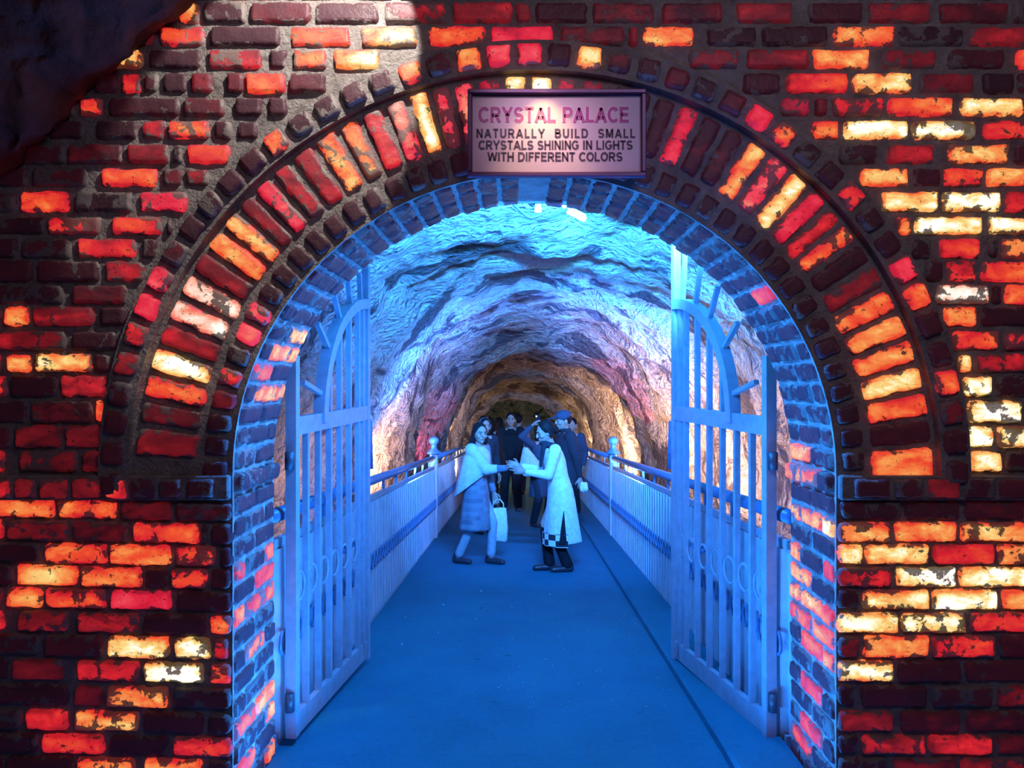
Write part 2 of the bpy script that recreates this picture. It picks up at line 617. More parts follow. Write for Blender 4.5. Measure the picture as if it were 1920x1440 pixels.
LEFT = [
 (-38, 1, "430 560 5 565 740 6.6"),
 (5, 46, "335 378 4.6 382 465 .8 470 585 1.6 590 712 .8 720 838 2.1 848 962 2.0 1002 1102 .7 1108 1228 1.3 1238 1356 1.1 1378 1486 1.6 1512 1618 .7 1624 1746 1.6 1758 1890 1.0"),
 (50, 89, "300 386 3.6 395 528 .2 545 660 4.7 675 785 5.6 803 912 4.1 918 1038 3.3p 1048 1172 1.3 1203 1302 4.8 1322 1420 .2 1426 1552 .3 1560 1678 4.7 1682 1806 .2 1812 1925 2.1"),
 (93, 131, "165 268 5.6 280 380 .3 392 494 2.7 505 540 .6 548 616 5 625 733 6.3 1282 1386 1.6 1396 1516 1.6 1522 1630 5 1650 1755 1.6 1776 1882 .7 1902 1960 4"),
 (137, 177, "120 170 .2 180 225 .6 228 266 3.1 305 355 .2 358 402 2 425 460 1.5 460 536 4.3 542 640 1.2 1374 1466 .6 1472 1590 3.6 1596 1708 5.6 1720 1826 1.2 1838 1900 .1"),
 (183, 220, "60 145 .2 150 198 4 206 340 .8 345 422 1.4 440 495 .4 502 570 .6 1462 1520 2.0p 1557 1656 2.6 1662 1786 4.2 1798 1918 6.1"),
 (226, 263, "20 90 .2 96 160 .2 183 262 .1 268 312 2.4 316 394 4 402 436 1.2 445 492 .4 1485 1573 4.2 1580 1703 6.4 1706 1828 6.4 1840 1960 3.4"),
 (270, 309, "40 125 .4 130 235 1.2 240 320 2.2 350 446 3.7 1530 1645 .4 1660 1752 2.2 1776 1892 5.4 1898 1970 1"),
 (315, 351, "-40 55 .3 62 165 .8 190 299 3.9 306 345 1.5 346 402 1.9 1580 1703 5.7 1708 1764 .8 1766 1842 4.0 1846 1960 5.5"),
 (359, 399, "-70 30 .4 38 132 3.9 140 250 .1 262 374 3.5p 382 430 .2 1642 1759 5.9 1763 1876 6.8 1880 1975 3.2"),
 (406, 441, "-30 85 .2 90 192 3.3 210 306 3.3 315 380 .4 1662 1708 4.7 1712 1840 6.8 1848 1968 6.8"),
 (446, 486, "-80 35 .3 42 135 .5 145 258 3.1 268 345 .8 1685 1745 .2 1757 1838 3.5 1850 1870 .4 1874 1975 4.6"),
 (488, 530, "-60 65 .4 72 190 .5 197 306 2.2 1720 1768 .4 1772 1830 2.9 1838 1960 3.8"),
 (533, 571, "-20 122 .3 137 240 1.1 246 285 .5 1724 1853 6.7p 1857 1878 .5 1881 1990 4.4"),
 (574, 613, "-90 3 .3 9 60 4.6 63 180 1.9 188 268 .3 1752 1832 5.2 1836 1960 .5"),
 (620, 658, "-70 128 2.2 134 254 .4 1774 1874 3.8 1880 1990 2.6"),
 (662, 699, "-60 5 2 12 62 5 68 176 5.5 180 245 .9 1768 1820 6.3 1824 1960 2.4"),
 (703, 745, "-100 17 3 22 112 .4 116 234 2.7 1784 1860 6.3 1866 1980 .4"),
 (750, 794, "-60 55 .3 60 178 1 181 230 4.9 1796 1914 6.5 1920 2020 1.2"),
 (797, 840, "-90 25 .6 30 120 1.5 124 225 1.6 1797 1862 6.7 1866 1985 6.4"),
 (845, 886, "-100 10 2.9 38 150 1.3 154 272 1.7 275 392 .4 398 432 .3 1575 1618 .5 1625 1746 2.0 1752 1878 6.4 1884 2000 .5"),
]
BAND = (893, 934, "-60 36 2.6 40 82 1.6 86 140 1.9 144 206 2 208 248 3.4 252 302 .3 306 353 .6 357 412 .3 1590 1660 .4 1664 1722 .6 1726 1790 1.4 1794 1856 .5 1860 1925 .6")
LOW = [
 (938, 974, "-80 -8 3 -4 105 4.4 108 224 4.2 227 326 1.3 330 436 .9 1572 1690 .4 1694 1800 .5 1805 1920 .8"),
 (977, 1017, "-100 10 4 14 132 1.7 138 242 1.2 250 374 3.9 378 390 .3 396 438 .4 1558 1670 5.2 1673 1795 5.2 1797 1925 5.1"),
 (1019, 1059, "-50 80 .3 85 202 3.7 206 326 4.7 330 408 3.5 413 438 .3 1562 1617 6.3 1619 1743 6.0 1745 1864 3.2 1868 1990 5.0"),
 (1061, 1101, "-95 28 .7 33 150 5 152 267 4.3 272 318 .5 320 391 3.4 395 438 .5 1562 1672 2.6 1676 1792 7 1794 1925 6.3"),
 (1104, 1143, "-60 8 2 13 82 4.6 86 201 3.5 207 324 3.3p 332 438 .4 1562 1612 .5 1616 1742 6.1 1745 1869 7 1876 1990 4.9"),
 (1147, 1187, "-110 10 3.7 35 130 2 147 261 2.2 271 390 .4 393 438 4.4 1562 1685 5.9 1687 1811 6.0 1815 1940 3.0"),
 (1190, 1233, "-50 78 .6 84 196 .7 203 321 6.1 327 398 6.2 399 430 2.6 1562 1612 1.6 1616 1741 4.9 1745 1865 3.1 1870 1990 1"),
 (1237, 1278, "-90 20 .3 25 122 1.3 145 262 2.8 269 384 6.9 392 438 3.8 1562 1676 5.8 1681 1802 .6 1806 1925 .7"),
 (1284, 1325, "-60 132 .3 138 197 1.1 200 318 5.1 325 438 .3 1562 1603 .2 1612 1738 .5 1746 1860 .5 1866 1985 1.5"),
 (1331, 1371, "-80 44 .3 50 131 3.0 139 264 5 270 384 .3 390 438 .3 1562 1676 1.8 1684 1800 .9 1808 1930 .8"),
 (1376, 1414, "-60 74 .2 80 199 3.2 205 318 .3 325 437 3.3 1562 1610 .3 1613 1736 2.3 1739 1860 2.9 1865 1980 1"),
 (1418, 1458, "-110 8 .4 12 140 .3 145 258 4.4 270 382 4.7 390 438 .3 1562 1666 .4 1671 1791 1.2 1798 1920 1.8"),
 (1462, 1501, "-60 70 .3 76 190 1 196 310 .3 316 437 .4 1562 1612 .3 1616 1735 .3 1740 1860 .5 1865 1980 .4"),
 (1505, 1540, "-100 20 .3 26 140 .3 146 260 .3 266 380 .3 386 437 .3 1562 1680 .3 1686 1800 .3 1806 1925 .3"),
]


def parse(s):
    w = s.split()
    out = []
    for i in range(0, len(w), 3):
        l = w[i + 2]
        out.append((float(w[i]), float(w[i + 1]), float(l.rstrip('p')), 1.0 if l.endswith('p') else 0.0))
    return out


XL, XR = -330, 2290
wall = Bricks()
R_OUT = 812


def split_fill(a, b, lvl_fn):
    if b - a < 26: return
    n = max(1, round((b - a) / 116))
    step = (b - a) / n
    for k in range(n):
        yield a + k * step + 3, a + (k + 1) * step - 3, lvl_fn()


def dim():
    return random.choice([.3, .4, .5, .8, 1.2, 1.6])


def side_lvl():
    return random.choice([.3, .5, .8, 1.5, 2.2, 2.8, 3.4, 4.2])


for rows, low in ((LEFT, False), ([BAND], False), (LOW, True)):
    for (y0, y1, s) in rows:
        lst = parse(s)
        if low or y1 > 891:
            l_end, r_start = 438, 1566
        elif y0 < 85 - 8:
            l_end = r_start = None
        else:
            dy = max(0.0, 891 - y1)
            hx = math.sqrt(max(0.0, R_OUT ** 2 - dy ** 2))
            l_end, r_start = ACX - hx, ACX + hx
        skew = 0.022 if low else 0.0
        proud = 0.05 if y0 == 893 else 0.016
        items = []
        for (x0, x1, l, p) in lst:
            if l_end is not None:
                mid = (x0 + x1) / 2
                if mid < ACX: x1 = min(x1, l_end - 2)
                else: x0 = max(x0, r_start + 2)
            if x1 - x0 > 9: items.append((x0, x1, l, p))
        items.sort()
        # unlit bricks fill what the rows leave open
        cur = XL + random.uniform(-90, 0)
        extra = []
        for (x0, x1, l, p) in items + [(XR, XR, 0, 0)]:
            spans = [(cur, x0)]
            if l_end is not None and cur <= l_end and x0 >= r_start:
                spans = [(cur, l_end), (r_start, x0)]
            for (a, b) in spans:
                for q in split_fill(a + 2, b - 2, side_lvl if (b <= 0 or a >= 1920) else dim): extra.append((*q, 0.0))
            cur = x1
        for (x0, x1, l, p) in items + extra:
            sk = skew if x1 < ACX else (0.008 if low else 0.0)
            sk_off = 0
            wall.wall_brick(x0, x1, y0 - (0 if x1 < ACX else sk * 1500 * 0), y1, l, p, YW, sk if x1 < ACX else 0.0, proud)
# rows above the frame
for k in range(4):
    y1 = -44 - k * 43
    a = XL + random.uniform(-90, 0)
    for q in split_fill(a, XR, dim): wall.wall_brick(q[0], q[1], y1 - 38, y1, q[2])

TH_L = [174.6, 170.7, 166.8, 162.9, 159, 155.1, 151.2, 147.3, 143.6, 139.8, 136.6, 133.2, 129.6, 125.9, 121.6, 118.0, 114.3, 110.4, 107, 103.8, 100.4, 96.7, 92.9, 88.9]
LV_L = [1.6, 1.4, 4.2, 6.4, 2.4, 6.1, 5.6, 1.9, 4.9, 5.1, 1.9, 3.4, 2.4, 2.3, 5.1, 5.0, 2.9, 4.6, 6.5, 3.9, 4.5, 3, 6.4, 7]
PK_L = [0, 0, 0, 0, 0, 1, 1, 0, 0, 0, 0, 1, 0, 0, 0, 0, 0, 1, 0, 1, 1, 1, 0, 0]
TH_R = [2.6, 6.4, 10.4, 14.3, 18.4, 22.2, 26.2, 30.3, 34.2, 37.9, 40.9, 44.2, 48, 51.8, 55.7, 59.5, 63.3, 66.9, 70.5, 74.2, 77.9, 81.6, 85.2]
LV_R = [4.6, .7, 3.9, 5.6, 4.8, 4.9, 4.3, 1.6, .5, 4.2, 3, 3.5, 5.9, 4.0, 5.1, .8, .8, 3.2, .8, .6, .6, 1.8, 3]
PK_R = [0, 0, 0, 0, 0, 0, 0, 0, 0, 0, 0, 1, 0, 1, 0, 0, 0, 1, 0, 0, 0, 1, 1]
allb = sorted(zip(TH_R + TH_L, LV_R + LV_L, PK_R + PK_L))
for i, (th, l, p) in enumerate(allb):
    lo = (allb[i - 1][0] + th) / 2 if i else -1
    hi = (allb[i + 1][0] + th) / 2 if i + 1 < len(allb) else 177.5
    wall.ring_brick(lo + .32, hi - .32, 631, 748, l, p)
OUTER = {151.0: 3.4, 156.0: 3.3, 160: 2.6, 163: 2.2, 128.5: 4.6, 106.8: 4.9, 98.6: 4.9, 94.2: 3.9, 90.5: 3.4, 83.8: 5.6, 59: 3.4, 54.4: 4.4, 41.5: 3.2, 28.5: 3.6, 24.7: 4.2, 10.9: 3.9}
th = -1.5
while th < 181:
    l, p = random.choice([.3, .4, .6, 1.0]), 0
    for k, v in OUTER.items():
        if abs(k - th - 2) < 2.05: l, p = v, (1.0 if k in (151.0, 156.0, 28.5, 94.2, 90.5, 59) else 0)
    wall.ring_brick(th + .35, th + 3.75, 760, 803, l, p, YW - 0.035, 0.02)
    th += 4.1
th = 0.5
while th < 178:
    l, p = .3, 0
    if abs(th + 2 - 151.6) < 2.1: l, p = 4, 1
    if abs(th + 2 - 160.8) < 2.1: l = 3.3
    if abs(th + 2 - 165.8) < 2.1: l = 1.6
    wall.ring_brick(th + .4, th + 3.8, 573, 622, l, p)
    th += 4.2

# bricks of the jambs and the soffit, two to a course through the wall
def jamb_pt(side, s, y):
    """point of the opening: s metres up from the floor along the jamb, then round the arch"""
    if s <= AZ:
        return Vector((AX + side * RI, y, s))
    a = (s - AZ) / RI
    return Vector((AX + side * RI * math.cos(a), y, AZ + RI * math.sin(a)))


def jamb_nrm(side, s):
    if s <= AZ: return Vector((-side, 0, 0))
    a = (s - AZ) / RI
    return Vector((-side * math.cos(a), 0, -math.sin(a)))


TOT = AZ + RI * PI / 2
STEP = 0.0875
# lit bricks of the reveals as photo height -> (where along the depth, level)
LIT = {-1: [(1440, 0, 3.8), (1400, 1, 4.2), (1350, 0, 3.6), (1320, 1, 4.6), (1255, 0, 4.6), (1215, 1, 3.8), (1165, 0, 4.2), (1120, 1, 3.4), (1085, 0, 3.0), (1030, 1, 3.6), (1070, 1, 3.0), (745, 1, 4.6), (660, 1, 4.8), (690, 0, 3.4), (620, 1, 5.2), (640, 0, 3.6)],
       1: [(975, 0, 4.4), (960, 1, 4.6), (1000, 0, 6.4), (1030, 1, 4.8), (1080, 1, 4.8), (1075, 0, 3), (1120, 1, 4.9), (1150, 0, 4.0), (1190, 0, 4.2), (1160, 1, 3.6), (1210, 1, 3.6), (1250, 0, 4.0), (1290, 1, 2.8), (1380, 1, 2.6), (840, 1, 4.4), (880, 0, 3.6), (880, 1, 4.4), (645, 1, 5.0), (640, 0, 3.0), (545, 0, 3.2)]}
for side in (-1, 1):
    n = int(TOT / STEP)
    for k in range(n + 1):
        s0 = k * STEP + 0.005
        s1 = s0 + STEP - 0.011
        if s1 > TOT - 0.004: continue
        nrm = jamb_nrm(side, (s0 + s1) / 2)
        off = 0.0 if k % 2 else 0.115
        cuts = [YW + 0.004, YW + 0.115 + (0.11 if k % 2 else 0.0), YW + 0.345 if not k % 2 else YW + 0.44, YB - 0.004]
        cuts = [c for c in cuts if c <= YB]
        if cuts[-1] - cuts[-2] < 0.05: cuts.pop(-2)
        for j in range(len(cuts) - 1):
            ya, yb = cuts[j] + 0.005, cuts[j + 1] - 0.005
            pm = jamb_pt(side, (s0 + s1) / 2, (ya + yb) / 2)
            py = VPY - (pm.z - EYE) / pm.y * FPX
            lvl = random.choice([.2, .3, .3, .5])
            for (yy, slot, lv) in LIT[side]:
                if abs(py - yy) < 15 and (slot == 0) == (j == 0): lvl = lv
            a, b = jamb_pt(side, s0, ya), jamb_pt(side, s0, yb)
            c, d = jamb_pt(side, s1, yb), jamb_pt(side, s1, ya)
            bulge = 0.012 + random.uniform(-.004, .004)
            if abs((s0 + s1) / 2 - (EYE - 194 * MPP)) < 0.05: bulge = 0.035
            if side < 0: wall.add(a, b, c, d, nrm, bulge, lvl + (.8 if lvl > 2 else 0), 0.0, nx=12)
            else: wall.add(b, a, d, c, nrm, bulge, lvl + (.8 if lvl > 2 else 0), 0.0, nx=12)

# mortar body of the wall: front, reveal, back
ZT, ZB = 3.75, -0.02
XA, XB = (XL - VPX) * MPP, (XR - VPX) * MPP


def outline(n=64):
    pts = [(AX + RI, ZB)]
    for k in range(n + 1):
        a = PI * k / n
        pts.append((AX + RI * math.cos(a), AZ + RI * math.sin(a)))
    pts.append((AX - RI, ZB))
    return pts


def outer_of(p):
    x, z = p
    if z <= AZ + 1e-6: return (XB if x > AX else XA, z)
    dx, dz = x - AX, z - AZ
    ts = []
    if dx > 1e-9: ts.append((XB - AX) / dx)
    if dx < -1e-9: ts.append((XA - AX) / dx)
    if dz > 1e-9: ts.append((ZT - AZ) / dz)
    t = min(ts)
    return (AX + dx * t, AZ + dz * t)


def wall_body():
    m = MB()
    pts = outline()
    # make sure the outer corners are met
    ang = [math.atan2(ZT - AZ, XB - AX), math.atan2(ZT - AZ, XA - AX)]
    for a in ang: pts.append((AX + RI * math.cos(a), AZ + RI * math.sin(a)))
    key = lambda p: (0, p[1]) if (p[1] < AZ - 1e-6 and p[0] > AX) else ((2, -p[1]) if p[1] < AZ - 1e-6 else (1, math.atan2(p[1] - AZ, p[0] - AX)))
    pts.sort(key=key)
    n = len(pts)
    for y, flip in ((YW, False), (YB, True)):
        b = len(m.v)
        for p in pts:
            q = outer_of(p)
            m.v.append((p[0], y, p[1]))
            m.v.append((q[0], y, q[1]))
        for i in range(n - 1):
            f = (b + 2 * i, b + 2 * i + 1, b + 2 * i + 3, b + 2 * i + 2)
            m.f.append(f if not flip else f[::-1])
    nn = 2 * n
    for i in range(n - 1):
        m.f.append((2 * i, 2 * i + 2, nn + 2 * i + 2, nn + 2 * i))
        m.f.append((2 * i + 1, nn + 2 * i + 1, nn + 2 * i + 3, 2 * i + 3))
    # raised bed of the outer ring
    K = 72
    ro0, ro1 = 754 * MPP, 809 * MPP
    rings = []
    for k in range(K + 1):
        a = math.radians(-2 + 184 * k / K)
        c, s = math.cos(a), math.sin(a)
        rings.append([Vector((AX + r * c, y, AZ + r * s)) for r, y in ((ro0, YW), (ro0, YW - .035), (ro1, YW - .035), (ro1, YW))])
    m.quad_loft(rings)
    # string course at the springing
    zb0, zb1 = wp(0, 936).z, wp(0, 890).z
    for (xa, xb) in ((XA, AX - RI - 0.004), (AX + RI + 0.004, XB)):
        m.box(((xa + xb) / 2, YW - 0.016, (zb0 + zb1) / 2), (xb - xa, 0.034, zb1 - zb0), 0.006)
    return m


wb = wall_body()
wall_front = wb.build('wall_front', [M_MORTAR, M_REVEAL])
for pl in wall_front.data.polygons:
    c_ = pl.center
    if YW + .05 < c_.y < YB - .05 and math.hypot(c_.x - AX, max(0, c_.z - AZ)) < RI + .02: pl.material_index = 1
tag(wall_front, 'brick wall of glowing red and amber salt blocks around the round arch', 'wall', kind='structure')
wall.build('salt_bricks', wall_front)

# ------------------------------------------------------------------ floor
G = 0.0577


def zf(y):
    return 0.0 if y < 3.3 else -G * (y - 3.3)


def floor_material():
    t = NT('painted_floor')
    c = t.obj()
    n1 = t.noise(c, 2.2, 5, 0.6)
    n2 = t.noise(c, 40, 4, 0.6)
    f = t.math('ADD', t.math('MULTIPLY', n1, 0.6), t.math('MULTIPLY', n2, 0.4))
    col = t.ramp(f, [(0.36, (0.010, 0.13, 0.21)), (0.6, (0.014, 0.17, 0.26))])
    st = t.ramp(t.noise(c, 5, 6, 0.7), [(0.27, (0.5, 0.5, 0.5)), (0.34, (1, 1, 1))])
    t.set(t.bsdf.inputs['Base Color'], t.mix(1.0, col, st, 'MULTIPLY'))
    t.bsdf.inputs['Roughness'].default_value = 0.75
    t.bsdf.inputs['Specular IOR Level'].default_value = 0.2
    t.bump(n2, 0.25, 0.004)
    return t.m


M_FLOOR = floor_material()
fl = MB()
ys = [-1.0, 1.0, 2.2, 3.3, 5, 8, 12, 16, 20, 24, 30.5]
fl.quad_loft([[Vector((-3.6, y, zf(y))), Vector((3.6, y, zf(y))), Vector((3.6, y, zf(y) - 0.12)), Vector((-3.6, y, zf(y) - 0.12))] for y in ys])
floor = tag(fl.build('floor', M_FLOOR), 'smooth floor of the passage under blue light', 'floor', kind='structure')
# kerb strip along the right railing, set off by a dark slot
kb = MB()
for k in range(1):
    y0, y1 = 2.95, 23.0
    rings = []
    for y in (y0, 3.3, 6, 10, 15, y1):
        z = zf(y)
        rings.append([Vector((0.90, y, z - .01)), Vector((0.905, y, z + .035)), Vector((0.925, y, z + .042)), Vector((1.19, y, z + .042)), Vector((1.19, y, z - .01))])
    kb.quad_loft(rings)
tag(kb.build('trim_1', M_FLOOR), 'low raised kerb along the right railing', 'kerb', kind='structure')

# ------------------------------------------------------------------ cave
KEYS = [  # y, half width, height over the floor, centre x
 (3.31, 3.1, 3.45, .05), (5.0, 2.75, 3.22, .12), (7.0, 2.35, 3.08, .25), (9.0, 2.1, 3.0, .35), (11.0, 2.0, 2.9, .38), (11.7, 1.72, 2.72, .36),
 (14.5, 1.72, 2.75, .25), (15.3, 1.55, 2.45, .15), (18.6, 1.55, 2.55, .08), (19.2, 1.16, 2.12, -.04), (20.4, 1.2, 2.15, -.04), (21.2, 2.0, 2.9, 0), (30.0, 2.2, 2.6, 0)]


def lerp_keys(y):
    for a, b in zip(KEYS, KEYS[1:]):
        if y <= b[0]:
            t = max(0.0, (y - a[0]) / (b[0] - a[0]))
            t = t * t * (3 - 2 * t)
            return [a[i] + (b[i] - a[i]) * t for i in (1, 2, 3)]
    return list(KEYS[-1][1:])


def cave_pt(a, y):
    w, h, c = lerp_keys(y)
    ca, sa = math.cos(a), math.sin(a)
    x = math.copysign(abs(ca) ** 0.82, ca)
    z = abs(sa) ** 0.78
    base = Vector((c + w * x, y, zf(y) - 0.15 + (h + 0.15) * z))
    nrm = Vector((x, 0, z)).normalized()
    q = Vector((base.x * 0.9, base.y * 0.75, base.z * 0.9))
    d = 0.16 * noise.fractal(q * 0.9, 1.0, 2.0, 3) + 0.05 * noise.fractal(q * 4.5, 0.9, 2.1, 4)
    # stepped strata
    s = (base.y * 1.15 + base.x * 0.34 + base.z * 0.25 + 0.9 * noise.noise(q * 0.7)) * 1.35
    fr = s - math.floor(s)
    d += 0.07 * (fr if fr < 0.8 else (1 - fr) * 4)
    keep = min(1.0, (y - 3.3) / 1.2)
    return base + nrm * (d * (0.4 + 0.6 * keep) + 0.02)


def cave_piece(name, a0, a1, na, label, cat):
    m = MB()
    ny = 190
    yy = [3.305 + (30.0 - 3.305) * (k / ny) ** 1.35 for k in range(ny + 1)]
    for y in yy:
        for k in range(na + 1):
            m.v.append(tuple(cave_pt(a0 + (a1 - a0) * k / na, y)))
    for j in range(ny):
        for k in range(na):
            p = j * (na + 1) + k
            m.f.append((p, p + na + 1, p + na + 2, p + 1))
    o = m.build(name, M_CAVE, None, True)
    tag(o, label, cat, kind='structure')


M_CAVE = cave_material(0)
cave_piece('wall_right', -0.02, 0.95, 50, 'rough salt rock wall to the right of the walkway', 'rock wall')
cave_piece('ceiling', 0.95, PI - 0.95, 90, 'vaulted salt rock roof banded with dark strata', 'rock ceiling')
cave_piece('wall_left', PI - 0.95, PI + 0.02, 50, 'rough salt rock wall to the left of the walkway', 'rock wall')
bk = MB()
N = 24
rr = [Vector((0 + 3.2 * math.cos(2 * PI * k / N), 29.6, 0 + 3.4 * math.sin(2 * PI * k / N))) for k in range(N)]
bk.v += [tuple(p) for p in rr] + [tuple(p + Vector((0, .3, 0))) for p in rr]
bk.f += [tuple(range(N))] + [tuple(reversed(range(N, 2 * N)))]
tag(bk.build('wall_back', M_CAVE), 'dark rock closing the far end of the passage', 'rock wall', kind='structure')

# rock overhang at the upper left corner
def overhang():
    m = MB()
    C = [(-60, -60, 420, 300), (120, -30, 260, 170), (-120, 180, 260, 200), (20, 60, 220, 150)]
    for (px, py, rx, rz) in C:
        m.ellipsoid(wp(px, py, YW - 0.12), (rx * MPP, 0.30, rz * MPP), n=24, m=16)

    def disp(p):
        return p + Vector((noise.fractal(p * 5, 1, 2, 4) * .05, noise.fractal(p * 6 + Vector((9, 0, 0)), 1, 2, 4) * .06, noise.fractal(p * 5 + Vector((0, 7, 0)), 1, 2, 4) * .05))
    t = NT('dark_rock')
    c = t.obj()
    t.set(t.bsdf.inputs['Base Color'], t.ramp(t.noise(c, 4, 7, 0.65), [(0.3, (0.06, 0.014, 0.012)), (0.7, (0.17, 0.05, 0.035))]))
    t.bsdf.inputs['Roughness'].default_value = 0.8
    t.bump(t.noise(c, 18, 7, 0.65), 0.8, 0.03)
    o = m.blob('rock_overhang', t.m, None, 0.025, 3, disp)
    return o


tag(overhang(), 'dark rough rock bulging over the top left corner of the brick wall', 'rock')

# ------------------------------------------------------------------ railings
def railing(side, y0, y1, label, first):
    x = -1.13 if side < 0 else 1.225
    root = empty('railing', (x, y0, zf(y0)))
    L = y1 - y0
    Z = lambda v: -G * v
    inn = -side
    # ribbed sheet
    m = MB()
    n = int(L / 0.12)
    prof = []
    for k in range(n):
        v = L * k / n
        w = L / n
        prof += [(v, 0), (v + w * .34, 0), (v + w * .42, .032), (v + w * .92, .032)]
    prof.append((L, 0))
    top, bot = 0.90, 0.03
    for (v, d) in prof:
        for z in (bot, top):
            m.v.append((inn * d, v, Z(v) + z))
        for z in (top, bot):
            m.v.append((inn * d - inn * 0.006, v, Z(v) + z))
    for i in range(len(prof) - 1):
        a = 4 * i
        for j in range(4):
            b = (j + 1) % 4
            m.f.append((a + j, a + b, a + 4 + b, a + 4 + j))
    m.build('ribbed_panel', M_PANEL, root)
    e = MB()
    e.bar((inn * .006, 0, .925 + Z(0)), (inn * .006, L, .925 + Z(L)), 0.03, 0.04, (0, 0, 1))
    e.build('top_channel', M_PAINT, root)
    e = MB()
    e.bar((inn * .006, 0, .03 + Z(0)), (inn * .006, L, .03 + Z(L)), 0.035, 0.06, (0, 0, 1))
    e.build('bottom_channel', M_PAINT, root)
    h = MB()
    h.tube([(0, 0, 1.05 + Z(0)), (0, L / 2, 1.05 + Z(L / 2)), (0, L, 1.05 + Z(L))], 0.034, 14)
    h.build('handrail', M_RAIL, root, True)
    k = 0.3
    while k < L:
        s = MB()
        s.box((0, k, Z(k) + 0.985), (0.02, 0.03, 0.08))
        s.build('spacer', M_RAIL, root)
        k += 0.62
        # band of little rings welded along the middle of the sheet
    r = MB()
    v = 0.06
    while v < L - .05:
        r.tube([(inn * .042, v + .045 * math.cos(a), Z(v) + 0.47 + .055 * math.sin(a)) for a in [2 * PI * q / 10 for q in range(10)]], 0.008, 5, True)
        v += 0.12
    r.build('ring_band', M_RAIL, root, True)
    tag(root, label, 'railing', 'white ribbed railings along the walkway')
    return root


railing(-1, 3.34, 9.62, 'white ribbed metal railing on the left, nearest the gate', True)
railing(1, 3.34, 9.62, 'white ribbed metal railing on the right, nearest the gate', True)
railing(-1, 9.80, 17.5, 'white ribbed railing on the left beyond the knobbed post', False)
railing(1, 9.80, 17.5, 'white ribbed railing on the right beyond the knobbed post', False)


def newel(x, y, label):
    root = empty('newel_post', (x, y, zf(y)))
    m = MB()
    m.box((0, 0, .55), (.10, .10, 1.10), 0.012)
    m.build('shaft', M_PANEL, root)
    c = MB()
    c.lathe((0, 0, 1.10), [(.085, 0), (.095, .012), (.09, .03), (.06, .05), (.04, .075), (.034, .11), (.045, .125)], 16)
    c.build('post_cap', M_RAIL, root, True)
    k = MB()
    k.lathe((0, 0, 1.225), [(.03, 0), (.06, .02), (.068, .055), (.055, .085), (.02, .105)], 16)
    k.build('knob', M_RAIL, root, True)
    tag(root, label, 'post', 'knobbed posts of the railings')


newel(-1.13, 9.71, 'square white railing post with a round knob on the left')
newel(1.225, 9.71, 'square white railing post with a round knob on the right')

